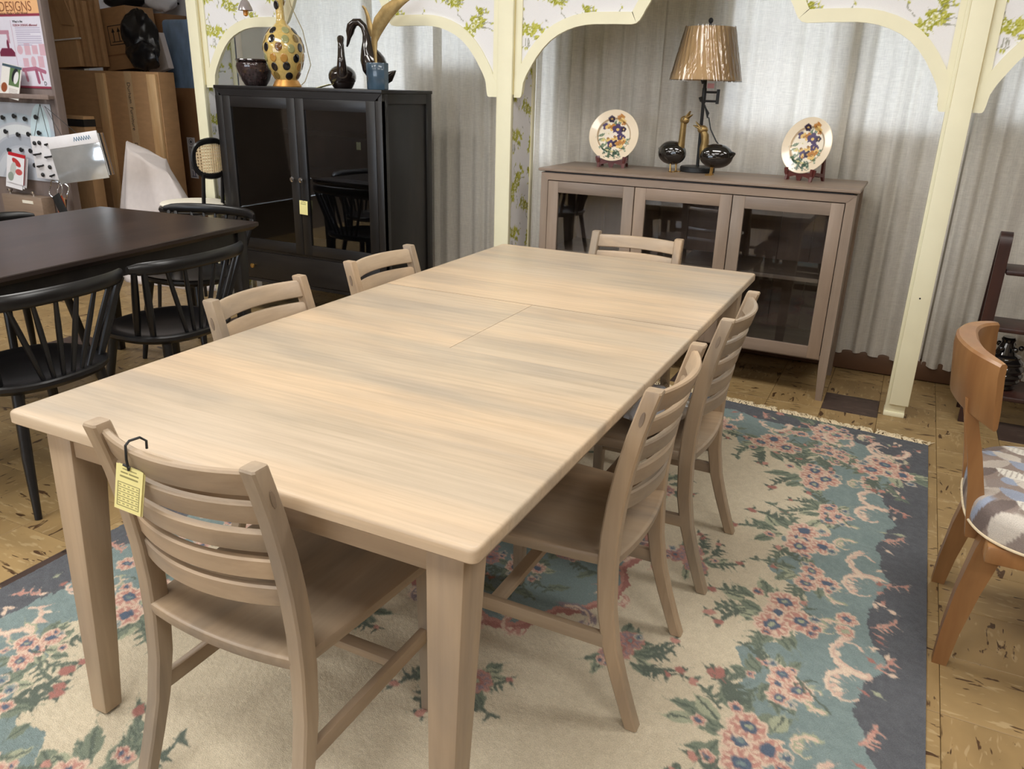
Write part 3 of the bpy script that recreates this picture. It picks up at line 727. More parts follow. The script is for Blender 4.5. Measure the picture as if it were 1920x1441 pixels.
for L_ in LEGS:
    lg = obj('leg', leg4(*L_), M_LEGZ, tb)
    obj('foot_pad', MB().box(L_[4]+.006, L_[5]-.006, L_[6]+.006, L_[7]-.006, .0108, .0142), M_IRON, lg)
for q in ((.138,.965,.034,.056), (.138,.965,TL-.056,TL-.034)): obj('apron', MB().box(*q, TH-.085, TH-.0285, .002), M_LEGX, tb)
for q in ((.074,.096,.105,TL-.105), (1.006,1.026,.105,TL-.105)): obj('apron', MB().box(*q, TH-.085, TH-.0285, .002), M_LEGY, tb)

# ------------------------------------------------------------------ ladder-back chairs
PROF = [(0,-.088,.030),(.06,-.070,.031),(.13,-.046,.033),(.21,-.022,.036),(.30,-.006,.039),(.40,0,.041),(.48,-.001,.041),(.56,-.008,.040),(.64,-.020,.039),(.72,-.037,.037),(.78,-.053,.036),(.818,-.064,.036)]
def prof(z): return np.interp(z, [q[0] for q in PROF], [q[1] for q in PROF])
def make_chair():
    t = thing('dining_chair', 'x', 'chair', (0,0,0), 0, 'grey-washed ladder-back chairs around the dining table')
    # seat: scooped board, rounded plan
    n, k = 22, 18; top = []; ZS = .432
    def plan(u, v):
        hw = .186+.034*v**.8; y = -.018+v*.435
        y += (-.020*(1-u*u) if v < .5 else .014*(1-u*u))*abs(2*v-1)
        return u*hw, y
    rings = []
    edge = [(u, 0.0) for u in np.linspace(-1, 1, n)] + [(1.0, v) for v in np.linspace(.06, .94, k)] + [(u, 1.0) for u in np.linspace(1, -1, n)] + [(-1.0, v) for v in np.linspace(.94, .06, k)]
    def ring(z, sc, scoop=0):
        out = []
        for u, v in edge:
            x, y = plan(u*sc, .5+(v-.5)*sc); out.append((x, y, z))
        return out
    rs = [ring(ZS-.030, .955), ring(ZS-.026, .985), ring(ZS-.012, 1.0), ring(ZS-.004, .998), ring(ZS-.001, .985), ring(ZS, .96), ring(ZS-.003, .8), ring(ZS-.007, .5), ring(ZS-.009, .2), ring(ZS-.009, .01)]
    obj('seat', MB().loft(rs), M_LEGY, t)
    for sg in (-1, 1):
        rg = []
        for z, y, d in PROF:
            w = .0165; cx_ = sg*(.1885-.014*(z/.8)); e = .004
            z2 = z-(.006 if z > .81 else 0)
            rg.append([(cx_-w+e,y-d/2,z+.0105 if z==0 else z), (cx_+w-e,y-d/2,z+.0105 if z==0 else z), (cx_+w,y-d/2+e,z+.0105 if z==0 else z), (cx_+w,y+d/2-e,z+.0105 if z==0 else z), (cx_+w-e,y+d/2,z+.0105 if z==0 else z), (cx_-w+e,y+d/2,z+.0105 if z==0 else z), (cx_-w,y+d/2-e,z+.0105 if z==0 else z), (cx_-w,y-d/2+e,z+.0105 if z==0 else z)])
        last = rg[-1]; cc = Vector((sum(q[0] for q in last)/8, sum(q[1] for q in last)/8, .822))
        rg.append([tuple(cc+(Vector((q[0], q[1], .822))-cc)*.9) for q in last])
        po = obj('rear_leg', MB().loft(rg), M_LEGZ, t)
        pl = MB(); pz = .762
        ring_ = [(math.cos(a)*.0048, math.sin(a)*.017) for a in np.linspace(0, 2*math.pi, 14)[:-1]]
        pl.loft([[(sg*(.1916+dx), prof(pz)+a*1.0-b*.2, pz+b) for a, b in ring_] for dx in (0, .0015)])
        obj('joint_plug', pl, M_PLUG, po)
        fl = MB().hexa([(sg*.195-.014,.372,.0105),(sg*.195+.014,.372,.0105),(sg*.195+.014,.400,.0105),(sg*.195-.014,.400,.0105)], [(sg*.195-.019,.366,.403),(sg*.195+.019,.366,.403),(sg*.195+.019,.404,.403),(sg*.195-.019,.404,.403)], .003)
        obj('front_leg', fl, M_LEGZ, t)
        obj('stretcher', MB().hexa([(sg*.1925-.009,.373,.205),(sg*.1925-.009,-.008,.205),(sg*.1925+.009,-.008,.205),(sg*.1925+.009,.373,.205)][::-1], [(sg*.1925-.009,.373,.240),(sg*.1925-.009,-.008,.240),(sg*.1925+.009,-.008,.240),(sg*.1925+.009,.373,.240)][::-1], .003), M_LEGY, t)
    obj('stretcher', MB().box(-.185, .185, .255, .287, .212, .232, .003), M_LEGX, t)
    for zc, h in ((.786,.048),(.725,.043),(.667,.043),(.609,.043),(.552,.043)):
        rg = []; th = .017
        for u in np.linspace(-1, 1, 17):
            x = u*(.181-.018*(zc/.8)-.004); bow = -.036*(1-u*u); y0 = prof(zc); tl = (prof(zc+h/2)-prof(zc-h/2))/h
            ys = lambda dz, off: y0+bow+tl*dz+off
            rg.append([(x, ys(-h/2+.003, -th/2), zc-h/2+.003), (x, ys(-h/2, -th/2+.003), zc-h/2), (x, ys(-h/2, th/2-.003), zc-h/2), (x, ys(-h/2+.003, th/2), zc-h/2+.003), (x, ys(h/2-.004, th/2), zc+h/2-.004), (x, ys(h/2, th/2-.004), zc+h/2), (x, ys(h/2, -th/2+.004), zc+h/2), (x, ys(h/2-.004, -th/2), zc+h/2-.004)])
        obj('slat', MB().loft(rg), M_LEGX, t)
    return t
M_PLUG = wood('plug_end_grain', s(132,116,100), s(112,98,86), s(146,130,112), 'x', 60, .45, .5)
ch = make_chair(); ch.location = (.545, -.004, 0); ch['label'] = 'grey-washed ladder-back chair with the yellow tag, nearest at the table end'
H = math.pi/2
dup(ch, 'grey-washed ladder-back chair on the right side, nearest the camera', (1.092, .735, 0), H)
dup(ch, 'grey-washed ladder-back chair on the right side, nearest the glass sideboard', (1.106, 1.335, 0), H)
dup(ch, 'grey-washed ladder-back chair on the left side, between table and black spindle chairs', (-.010, .79, 0), -H)
dup(ch, 'grey-washed ladder-back chair on the left side, in front of the black cabinet drawer', (-.010, 1.385, 0), -H)
dup(ch, 'grey-washed ladder-back chair at the far table end before the glass sideboard', (.568, 2.196, 0), math.pi)

def hang_tag(label, w, h, loc, rz, tilt=0, cord=None, lines=True, cordr=.0022):
    t = thing('price_tag', label, 'tag', loc, rz); t.rotation_euler = (0, tilt, rz)
    cv = Canvas(w, h, .0007, (246,238,168), 0)
    ink = (150,144,92)
    if lines:
        cv.stroke([(w*.25, h*.07), (w*.75, h*.07)], .0008, ink)
        for k, (a, b) in enumerate(((.2,.42),(.5,.82))): cv.stroke([(w*a, h*.15), (w*b, h*.15)], .0013, ink)
        cv.stroke([(w*.18, h*.24), (w*.8, h*.24)], .0016, ink)
        if lines == 'grid':
            for k in range(6): cv.stroke([(w*.1, h*(.38+k*.105)), (w*.9, h*(.38+k*.105))], .0007, ink)
            for k in range(2): cv.stroke([(w*(.1+k*.8), h*.38), (w*(.1+k*.8), h*.905)], .0007, ink)
            for i in range(5):
                for j in range(5):
                    cv.stroke([(w*(.18+i*.16)-.0012, h*(.432+j*.105)), (w*(.18+i*.16)+.0012, h*(.432+j*.105))], .0012, (176,170,112))
    sheet('card', cv, -w/2, 0, 0, M_PRINT, t, .0012)
    if lines == 'grid': sheet('card', Canvas(w, h, .004, (244,238,176), 0), -w/2+.002, -.001, .003, M_PRINT, t, .0012)
    if cord:
        mbc = MB()
        for seg in cord: mbc.tube(seg, cordr, 6)
        obj('string', mbc, M_IRON, t)
    return t
zt = .788
hang_tag('yellow price tag with a number grid hanging on the nearest chair back', .050, .086, (.486, -.104, .778), .20, .22, [[(.004,.034,.022),(.002,.034,.036),(-.006,.028,.042),(-.010,.008,.043),(-.010,.000,.038),(-.004,-.004,.016),(0,-.002,-.004)], [(-.010,-.003,.004),(.002,-.002,.002)]], 'grid')

# ------------------------------------------------------------------ glass-door sideboard
SB = thing('display_sideboard', 'taupe wooden sideboard with three glass doors against the curtains', 'cabinet', (0, 0, 0))
X0, X1, Y0, Y1, ZT = -.20, 1.336, 2.956, 3.444, .989
obj('shadow_gap_filler', MB().box(X0+.026, X1-.026, Y0+.028, Y1-.01, ZT-.0215, ZT-.0145), M_IRON, SB)  # inset black filler, its colour stands in for shade under the overhanging top
tp = MB().loft([[(X0+.006,Y0+.006,ZT-.0145),(X1-.006,Y0+.006,ZT-.0145),(X1-.006,Y1,ZT-.0145),(X0+.006,Y1,ZT-.0145)], [(X0,Y0,ZT-.011),(X1,Y0,ZT-.011),(X1,Y1,ZT-.011),(X0,Y1,ZT-.011)], [(X0,Y0,ZT-.003),(X1,Y0,ZT-.003),(X1,Y1,ZT-.003),(X0,Y1,ZT-.003)], [(X0+.003,Y0+.003,ZT),(X1-.003,Y0+.003,ZT),(X1-.003,Y1,ZT),(X0+.003,Y1,ZT)]])
obj('top', tp, M_SBX, SB)
fy = Y0+.014; zc0, zc1 = .185, ZT-.0215
for (a, b, bx) in ((X0+.012, X0+.050, 0), (X1-.052, X1-.012, 1)):
    for (ya, yb) in ((fy, fy+.05), (Y1-.055, Y1-.005)):
        lo = [(a+.004,ya+.006,.0),(b-.004,ya+.006,.0),(b-.004,yb-.012,.0),(a+.004,yb-.012,.0)] if bx == 0 else [(a+.010,ya+.004,0),(b-.001,ya+.004,0),(b-.001,yb-.012,0),(a+.010,yb-.012,0)]
        md = [(a,ya,zc0),(b,ya,zc0),(b,yb,zc0),(a,yb,zc0)]; hi = [(x,y,zc1) for x,y,_ in md]
        obj('leg', MB().loft([lo, [(x*.97+lo[i][0]*.03, y, zc0-.02) for i,(x,y,_) in enumerate(md)], md, hi]), M_SBZ, SB)
    obj('side_panel', MB().box(a+.006, b-.012, fy+.05, Y1-.055, zc0, zc1), M_SBZ, SB)
obj('front_rail', MB().prism([(X0+.012, zc1), (X1-.012, zc1), (X1-.052, .932), (X0+.050, .932)], 'y', fy-.002, fy+.03), M_SBX, SB)
obj('bottom_panel', MB().box(X0+.05, X1-.052, fy+.004, Y1-.02, .200, .222), M_SBX, SB)
bkp = [X0+.05+k*(X1-X0-.102)/9 for k in range(10)]
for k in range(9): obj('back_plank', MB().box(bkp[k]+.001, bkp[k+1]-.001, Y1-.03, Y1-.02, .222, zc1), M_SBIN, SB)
obj('shelf', MB().box(X0+.05, X1-.052, fy+.05, Y1-.03, .552, .572, .002), M_SBX, SB)
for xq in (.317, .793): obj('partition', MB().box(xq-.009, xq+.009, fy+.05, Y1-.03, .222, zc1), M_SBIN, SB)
dx = [(-.1465, .3140), (.3185, .7900), (.7945, 1.2805)]
for a, b in dx:
    z0, z1, w = .206, .9275, .056
    d = bpy.data.objects.new('door', None); link(d, SB)
    obj('door_stile', MB().box(a, a+w, fy-.003, fy+.018, z0, z1, .0015), M_SBZ, d); obj('door_stile', MB().box(b-w, b, fy-.003, fy+.018, z0, z1, .0015), M_SBZ, d)
    obj('door_rail', MB().box(a+w, b-w, fy-.0025, fy+.0175, z1-w, z1, .001), M_SBX, d); obj('door_rail', MB().box(a+w, b-w, fy-.0025, fy+.0175, z0, z0+w, .001), M_SBX, d)
    obj('glass', MB().box(a+w-.004, b-w+.004, fy+.006, fy+.009, z0+w-.004, z1-w+.004), M_GLASS, d)

# ------------------------------------------------------------------ black china cabinet
BC = thing('china_cabinet', 'tall black wooden cabinet with two glass doors and a drawer', 'cabinet', (0, 0, 0))
X0, X1, Y0, Y1, ZT = -2.179, -1.007, 2.741, 3.238, 1.340
obj('top', MB().box(X0, X1, Y0, Y1, ZT-.018, ZT, .003), M_BLKX, BC)
zb = .215
obj('side_panel', MB().box(X0+.004, X0+.030, Y0+.006, Y1-.004, zb, ZT-.0185, .001), M_BLKZ, BC)
obj('side_panel', MB().box(X1-.030, X1-.012, Y0+.006, Y1-.004, zb, ZT-.0185, .001), M_BLKZ, BC)
for q in ((Y0+.006, Y0+.06, zb, ZT-.0185), (Y1-.06, Y1-.004, zb, ZT-.0185), (Y0+.06, Y1-.06, ZT-.07, ZT-.0185), (Y0+.06, Y1-.06, zb, zb+.06)): obj('side_frame', MB().box(X1-.012, X1-.004, *q, .001), M_BLKZ, BC)
fy = Y0+.004
obj('front_rail', MB().prism([(X0+.004, ZT-.0185), (X1-.004, ZT-.0185), (X1-.045, ZT-.055), (X0+.055, ZT-.055)], 'y', fy-.002, fy+.03), M_BLKX, BC)
obj('front_stile', MB().box(X0+.004, X0+.055, fy, fy+.03, zb, ZT-.055, .001), M_BLKZ, BC)
obj('front_stile', MB().box(X1-.045, X1-.004, fy, fy+.03, zb, ZT-.055, .001), M_BLKZ, BC)
obj('bottom_panel', MB().box(X0+.03, X1-.03, fy+.004, Y1-.01, zb, zb+.02), M_BLKX, BC)
obj('back_panel', MB().box(X0+.03, X1-.03, Y1-.02, Y1-.010, zb+.02, ZT-.0185), M_BLKZ, BC)
obj('divider', MB().box(X0+.055, X1-.045, fy+.006, Y1-.02, .402, .419), M_BLKX, BC)
for zz in (.845, 1.07): obj('shelf', MB().box(X0+.03, X1-.03, fy+.06, Y1-.02, zz, zz+.02), M_BLKX, BC)
xm = -1.589
for a, b in ((X0+.057, xm-.0015), (xm+.0015, X1-.047)):
    z0, z1, w = .421, ZT-.056, .058
    d = bpy.data.objects.new('door', None); link(d, BC)
    for q in ((a, a+w), (b-w, b)): obj('door_stile', MB().box(*q, fy-.001, fy+.019, z0, z1, .001), M_BLKZ, d)
    for q in ((z0, z0+w), (z1-w, z1)): obj('door_rail', MB().box(a+w, b-w, fy-.0005, fy+.0185, *q, .001), M_BLKX, d)
    obj('glass', MB().box(a+w-.004, b-w+.004, fy+.006, fy+.009, z0+w-.004, z1-w+.004), M_GLASSD, d)
    kx = (b-.03) if b < xm else (a+.028)
    kn = MB(); prf = [(.004,0),(.004,.012),(.012,.018),(.015,.024),(.013,.03),(.001,.032)]
    kn.loft([[(kx+r_*math.cos(t), fy-.001-h, .850+r_*math.sin(t)) for t in np.linspace(0, 2*math.pi, 17)[:-1]] for r_, h in prf]); obj('knob', kn, M_CHROME, d)
dr = obj('drawer', MB().box(X0+.057, X1-.047, fy, fy+.02, .238, .400, .0015), M_BLKX, BC)
for kx in (-1.979, -1.20):
    kn = MB(); kn.loft([[(kx+r_*math.cos(t), fy-h, .316+r_*math.sin(t)) for t in np.linspace(0, 2*math.pi, 17)[:-1]] for r_, h in prf]); obj('knob', kn, M_BRASS, dr)
for xa in (X0+.03, X1-.07):
    for ya in (Y0+.03, Y1-.08):
        obj('leg', MB().hexa([(xa+.006,ya+.006,0),(xa+.032,ya+.006,0),(xa+.032,ya+.03,0),(xa+.006,ya+.03,0)], [(xa,ya,zb),(xa+.04,ya,zb),(xa+.04,ya+.04,zb),(xa,ya+.04,zb)], .002), M_BLKZ, BC)
hang_tag('small yellow tag hanging from the black cabinet door knobs', .058, .078, (-1.560, fy-.014, .735), 0, .04, [[(0,0,-.004),(-.002,.002,.06),(0,-.003,.112)]], True, .0012)
hang_tag('tiny pale tag hanging inside the black cabinet behind its right door', .03, .042, (-1.30, 2.92, 1.060), 0, 0, [[(0,0,-.003),(0,0,.009)]], False, .001)

# ------------------------------------------------------------------ dark table and spindle chairs
A5 = math.radians(5.4)
DT = thing('dining_table', 'dark espresso dining table at left with black spindle chairs', 'table', (-1.222, 2.012, 0), A5)
W2, L2 = .985, 1.86
dtp = MB().loft([[(-W2+.02,-L2+.02,.706),(-.02,-L2+.02,.706),(-.02,-.02,.706),(-W2+.02,-.02,.706)], [(-W2,-L2,.724),(0,-L2,.724),(0,0,.724),(-W2,0,.724)], [(-W2,-L2,.738),(0,-L2,.738),(0,0,.738),(-W2,0,.738)], [(-W2+.003,-L2+.003,.741),(-.003,-L2+.003,.741),(-.003,-.003,.741),(-W2+.003,-.003,.741)]])
obj('tabletop', dtp, M_BLKY, DT)
for q in ((-W2+.06,-.06,-.075,-.055), (-W2+.06,-.06,-L2+.055,-L2+.075), (-.075,-.055,-L2+.075,-.075), (-W2+.055,-W2+.075,-L2+.075,-.075)): obj('apron', MB().box(*q, .63, .7055), M_BLKX, DT)
for sx in (-W2+.04, -.105):
    for sy in (-L2+.04, -.105):
        ex = .008 if sx < -.5 else -.008+.024; 
        obj('leg', MB().hexa([(sx+.012,sy+.012,0),(sx+.05,sy+.012,0),(sx+.05,sy+.05,0),(sx+.012,sy+.05,0)], [(sx,sy,.7055),(sx+.065,sy,.7055),(sx+.065,sy+.065,.7055),(sx,sy+.065,.7055)], .004), M_BLKZ, DT)
def make_spindle():
    t = thing('spindle_chair', 'x', 'chair', (0,0,0), 0, 'black spindle-back chairs around the dark table')
    # seat: shield shape, saddled
    def plan(a, k=1.0):
        c_, s_ = math.cos(a), math.sin(a); rx, ry = .235, .215
        p_ = 2.5; q = (abs(c_)**p_+abs(s_)**p_)**(-1/p_)
        return c_*q*rx*k, s_*q*ry*k
    A = np.linspace(0, 2*math.pi, 49)[:-1]
    rs = [[(*plan(a, k), z) for a in A] for z, k in ((.408,.86),(.414,.95),(.428,1.0),(.440,.995),(.445,.97),(.4455,.86),(.440,.78),(.432,.55),(.429,.3),(.429,.02))]
    obj('seat', MB().loft(rs), M_BLKP, t)
    # crest rail: bowed tube-like rail
    def crest(u): return Vector((u*.292, -.245+.060*u*u+.035*abs(u)**5, .722+.004*(1-u*u)))
    U_ = np.linspace(-1, 1, 23); rg = []
    for u in U_:
        p_ = crest(u); e = .55+.45*math.sqrt(max(0, 1-abs(u)**8)); rg.append([p_+Vector((0, .017*e*math.cos(a), .026*e*math.sin(a))) for a in np.linspace(0, 2*math.pi, 13)[:-1]])
    obj('crest_rail', MB().loft(rg), M_BLKP, t)
    for k, u in enumerate((-.95,-.86,-.62,-.38,-.13,.13,.38,.62,.86,.95)):
        thick = abs(u) > .8
        top = crest(u)+Vector((0, 0, -.012))
        if thick:
            bot = Vector((math.copysign(.205 if abs(u) > .9 else .185, u), -.055 if abs(u) > .9 else -.115, .436)); rd = [.011,.0145,.014,.011]
        else:
            ab = math.radians(270+u*36); bx, by = plan(ab, .88); bot = Vector((bx, by, .436)); rd = [.0075,.0095,.0095,.007]
        obj('spindle', MB().tube([bot, bot.lerp(top, .33), bot.lerp(top, .66), top], rd, 9), M_BLKP, t)
    for sx in (-1, 1):
        for sy in (-1, 1):
            obj('leg', MB().tube([(sx*.205, sy*.20-.005, 0), (sx*.18, sy*.172, .2), (sx*.15, sy*.14, .415)], [.0115,.0175,.019], 10), M_BLKP, t)
    return t
sc_ = make_spindle(); sc_.location = (-1.055, .705, 0); sc_.rotation_euler = (0,0,H+.03); sc_['label'] = 'black spindle-back chair in the left foreground beside the dark table'
dup(sc_, 'black spindle-back chair nearest the black cabinet, beside the dark table', (-1.085, 1.315, 0), H+.05)
dup(sc_, 'black spindle-back chair on the far side of the dark table', (-2.10, 1.33, 0), -H+.1)
dup(sc_, 'black spindle-back chair at the far end of the dark table, crest above tabletop', (-1.70, 2.02, 0), math.pi+.08)

# ------------------------------------------------------------------ cane-back counter stool
ST = thing('counter_stool', 'black counter stool with cane back and cream round cushion', 'stool', (-2.41, 2.715, 0), math.radians(90))
obj('seat_frame', MB().lathe([(.18,.602),(.198,.608),(.204,.622),(.198,.636),(.18,.640)], 36), M_BLKP, ST)
obj('cushion', MB().lathe([(.178,.640),(.190,.646),(.193,.654),(.186,.662),(.14,.666),(.01,.667)], 36), M_CREAMCUSH, ST)
for sx in (-1, 1):
    for sy in (-1, 1): obj('leg', MB().tube([(sx*.19, sy*.19, 0), (sx*.145, sy*.145, .602)], [.011,.016], 9), M_BLKP, ST)
for z_, w_ in ((.22,.176),(.32,.169)):
    for a, b in (((-w_,-w_),(w_,-w_)),((w_,-w_),(w_,w_)),((w_,w_),(-w_,w_)),((-w_,w_),(-w_,-w_))):
        obj('footrest', MB().tube([(*a, z_), (*b, z_)], .006, 8), M_IRON, ST)
bz, by_ = .930, -.195
def oval(a, k=1.0): 
    q = (abs(math.cos(a))**2.6+abs(math.sin(a))**2.6)**(-1/2.6); return (math.cos(a)*q*.116*k, by_-.02*0+.03*(math.cos(a)*q*k)**2, bz+math.sin(a)*q*.100*k)
A = np.linspace(0, 2*math.pi, 41)
fr_ = MB(); rings = []
for a in A[:-1]:
    p_ = Vector(oval(a)); nrm = (p_-Vector((0, p_.y, bz))).normalized()
    rings.append([p_+nrm*(.019*math.cos(t))+Vector((0, .012*math.sin(t), 0)) for t in np.linspace(0, 2*math.pi, 9)[:-1]])
fr_.loft(rings+[rings[0]], True, False); bfo = obj('back_frame', fr_, M_BLKP, ST)
cn = MB()
for k in range(-11, 12):
    for dd in (-.0032, .0032):
        x_ = k*.0175+dd
        if abs(x_) < .106:
            hz = .092*(1-(abs(x_)/.106)**2.6)**(1/2.6); cn.tube([(x_, by_+.03*(x_/.14)**2-.001, bz-hz), (x_, by_+.03*(x_/.14)**2-.001, bz+hz)], .0027, 4)
for k in range(-5, 6):
    for dd in (-.0032, .0032):
        z_ = k*.0175+dd
        if abs(z_) < .09:
            hx = .106*(1-(abs(z_)/.092)**2.6)**(1/2.6); cn.tube([(u*hx, by_+.03*(u*hx/.14)**2+.001, bz+z_) for u in np.linspace(-1, 1, 9)], .0027, 4)
cno = obj('cane_weave', cn, M_CANE, ST); cno['kind'] = 'stuff'
for sx in (-1, 1): obj('back_post', MB().tube([(sx*.075, -.160, .61), (sx*.075, -.188, .845)], [.012,.011], 9), M_BLKP, ST)

# ------------------------------------------------------------------ vintage side chair at right
VC = thing('side_chair', 'vintage honey-wood side chair with curved back and leaf-patterned upholstered seat', 'chair', (0,0,0))
def arc(t, off=0):   # t in -1..1 near to far; plan curve of the back rest
    q = [(-1,1.800,1.150),(-.75,1.760,1.185),(-.4,1.722,1.26),(0,1.708,1.355),(.4,1.722,1.45),(.75,1.762,1.535),(1,1.812,1.580)]
    x = np.interp(t, [k[0] for k in q], [k[1] for k in q]); y = np.interp(t, [k[0] for k in q], [k[2] for k in q]); return x, y
rg = []
TT = np.linspace(-1, 1, 25)
sm_ = lambda v: np.convolve(np.pad(v, 2, 'edge'), np.ones(5)/5, 'valid')
PX = sm_(np.array([arc(t)[0] for t in TT])); PY_ = sm_(np.array([arc(t)[1] for t in TT]))
for i, t in enumerate(TT):
    x, y = PX[i], PY_[i]; ax, ay = PX[min(24, i+1)]-PX[max(0, i-1)], PY_[min(24, i+1)]-PY_[max(0, i-1)]; l_ = math.hypot(ax, ay); nx_, ny_ = ay/l_, -ax/l_
    th_ = .012+.026*(1-abs(t)**1.5); zt_ = .822-.012*abs(t)**2; zb_ = .672-.022*abs(t)**2; lean = .030
    def P_(o_, z_): return (x+nx_*o_+lean*(.82-z_)/.15*1.0*.6, y+ny_*o_, z_)
    rg.append([P_(.002, zb_+.006), P_(-.002, zb_), P_(-.012, zb_), P_(-.016, zb_+.006), P_(-.016, zt_-.03), P_(-.012, zt_-.006), P_(-.006, zt_), P_(th_-.006, zt_), P_(th_, zt_-.006), P_(th_-.004, zt_-.03), P_(.006, zb_+.04)])
obj('backrest', MB().loft(rg), M_OAK, VC)
for y_ in (1.225, 1.475):
    obj('back_stile', MB().loft([[(x+dx_, y_+dy_, z) for dx_, dy_ in ((-w_,-.017),(w_,-.017),(w_,.017),(-w_,.017))] for x, z, w_ in ((1.752,.70,.013),(1.765,.64,.015),(1.788,.56,.016),(1.808,.47,.018),(1.822,.40,.022),(1.835,.34,.026))]), M_OAK, VC)
for (yt, yb_) in ((1.175, 1.150), (1.520, 1.560)):
    obj('rear_leg', MB().loft([[(x+dx_, y+dy_, z) for dx_, dy_ in ((-w_,-w_*.8),(w_,-w_*.8),(w_,w_*.8),(-w_,w_*.8))] for x, y, z, w_ in ((1.815, yb_, 0, .017),(1.822,(yt+2*yb_)/3,.10,.021),(1.838,(2*yt+yb_)/3,.22,.026),(1.862, yt,.345,.031),(1.875,yt,.40,.030))]), M_OAK, VC)
for y_ in (1.10, 1.60): obj('front_leg', MB().hexa([(2.22,y_-.016,0),(2.252,y_-.016,0),(2.252,y_+.016,0),(2.22,y_+.016,0)], [(2.205,y_-.024,.40),(2.253,y_-.024,.40),(2.253,y_+.024,.40),(2.205,y_+.024,.40)], .004), M_OAK, VC)
obj('seat_rail', MB().box(1.845, 2.26, 1.10, 1.59, .335, .382, .008), M_OAK, VC)
fc = Canvas(.6, .6, .002, (150,136,128), .001, False, 2); r = random.Random(9)
FC = [(188,178,168), (226,222,212), (150,138,132), (156,164,182), (120,108,104), (206,198,188)]
for i in range(-1, 11):
    for j in range(-1, 11):
        x_, y_ = i*.062+(.03 if j % 2 else 0), j*.062; c_ = FC[(i*3+j*5) % 6]
        fc.leaf(x_, y_, .098, .046, .75+(1.57 if (i+j) % 2 else 0), c_)
        if (i+2*j) % 5 == 0: fc.ell(x_+.03, y_+.02, .026, .026, 0, (156,166,186))
        if c_ == FC[1]:
            for k in range(5): fc.stroke([(x_-.03+k*.012, y_-.02), (x_-.02+k*.012, y_+.025)], .0012, (180,172,164))
ns = 320; Aq = np.linspace(0, 2*math.pi, ns+1); rr_ = np.concatenate([np.linspace(.01, .86, 100), .93+.07*np.sin(np.linspace(-.2, 1.57, 14)), [1.004]*8, [1.0, .98, .95]])
zz_ = np.concatenate([.478-.016*np.linspace(.01, .86, 100)**2, .430+.034*np.cos(np.linspace(.15, 1.57, 14)), np.linspace(.425, .392, 8), [.388, .384, .382]])
qx = (np.abs(np.cos(Aq))**3.2+np.abs(np.sin(Aq))**3.2)**(-1/3.2)
Rr, Aa = np.meshgrid(rr_, Aq, indexing='ij'); Zz = np.tile(zz_[:, None], (1, ns+1)); Qq = np.tile(qx, (len(rr_), 1))
VV = np.stack([2.045+Rr*Qq*np.cos(Aa)*.245, 1.345+Rr*Qq*np.sin(Aa)*.278*(1+.05*np.cos(Aa)), Zz], -1)
sx_ = VV[..., 0]-1.75; sy_ = VV[..., 1]-1.04+.0*Zz
grid_obj('seat', VV, ns+1, len(rr_), fc.sample(sx_+(.486-Zz)*.6, sy_, None), M_SEATF, VC)
pp = MB(); pp.tube([(2.045+1.006*qx[k]*math.cos(Aq[k])*.245, 1.345+1.006*qx[k]*math.sin(Aq[k])*.278*(1+.05*math.cos(Aq[k])), .388) for k in range(ns+1)], .0036, 7)
obj('piping', pp, M_FRINGE, VC)

# ------------------------------------------------------------------ dark shelf stand at right
ET = thing('shelf_stand', 'dark cherry open shelf stand with rounded ladder ends at right', 'shelf', (0,0,0))
for xa in (1.905, 2.62):
    path = [(3.03, 0), (3.045, .4), (3.058, .78)] + [(3.098-.04*math.cos(a), .80+.052*math.sin(a)) for a in np.linspace(0, math.pi, 11)] + [(3.145, .78), (3.20, .4), (3.25, 0)]
    inn = [(3.052, 0), (3.066, .4), (3.078, .77)] + [(3.099-.020*math.cos(a), .79+.030*math.sin(a)) for a in np.linspace(0, math.pi, 11)] + [(3.124, .77), (3.178, .4), (3.228, 0)]
    n = len(path); v = [(xa, *q) for q in path]+[(xa, *q) for q in inn]+[(xa+.046, *q) for q in path]+[(xa+.046, *q) for q in inn]; f = []
    for i in range(n-1): f += [(i,i+1,n+i+1,n+i),(2*n+i,3*n+i,3*n+i+1,2*n+i+1),(i,2*n+i,2*n+i+1,i+1),(n+i,n+i+1,3*n+i+1,3*n+i)]
    f += [(0,n,3*n,2*n),(n-1,3*n-1,4*n-1,2*n-1)]
    obj('end_frame', MB().add(v, f), M_DKRED, ET)
for z_, ya, yb_ in ((.700,3.04,3.22),(.455,3.03,3.24),(.16,3.00,3.27)):
    obj('shelf', MB().box(1.953, 2.618, ya, yb_, z_-.022, z_, .006), M_DKRED, ET)
for z_ in (.700,.455,.16): obj('shelf_bracket', MB().box(1.940, 1.962, 3.10, 3.16, z_-.018, z_-.004), M_DKRED, ET)
VS = thing('ribbed_vase', 'glossy black ribbed vase on the lower shelf of the dark stand', 'vase', (2.035, 3.13, .16))
prf2 = []
for k in range(30):
    t = k/29; base_ = .055+.03*math.sin(math.pi*min(1, t*1.25)); prf2.append((max(.02, (base_ if t < .75 else .045-.02*(t-.75)*4)+.005*math.sin(t*44)*(t < .72)), .21*t))
obj('body', MB().lathe(prf2, 28), M_GLOSSB, VS)
obj('neck', MB().lathe([(.024,.21),(.03,.225),(.024,.235)], 20), M_GLOSSB, VS)
for k in range(6):
    a = k*1.05; obj('bead', MB().ell((.055*math.cos(a), .055*math.sin(a), .19), (.012,.012,.012), 10, 6), M_GLOSSB, VS)

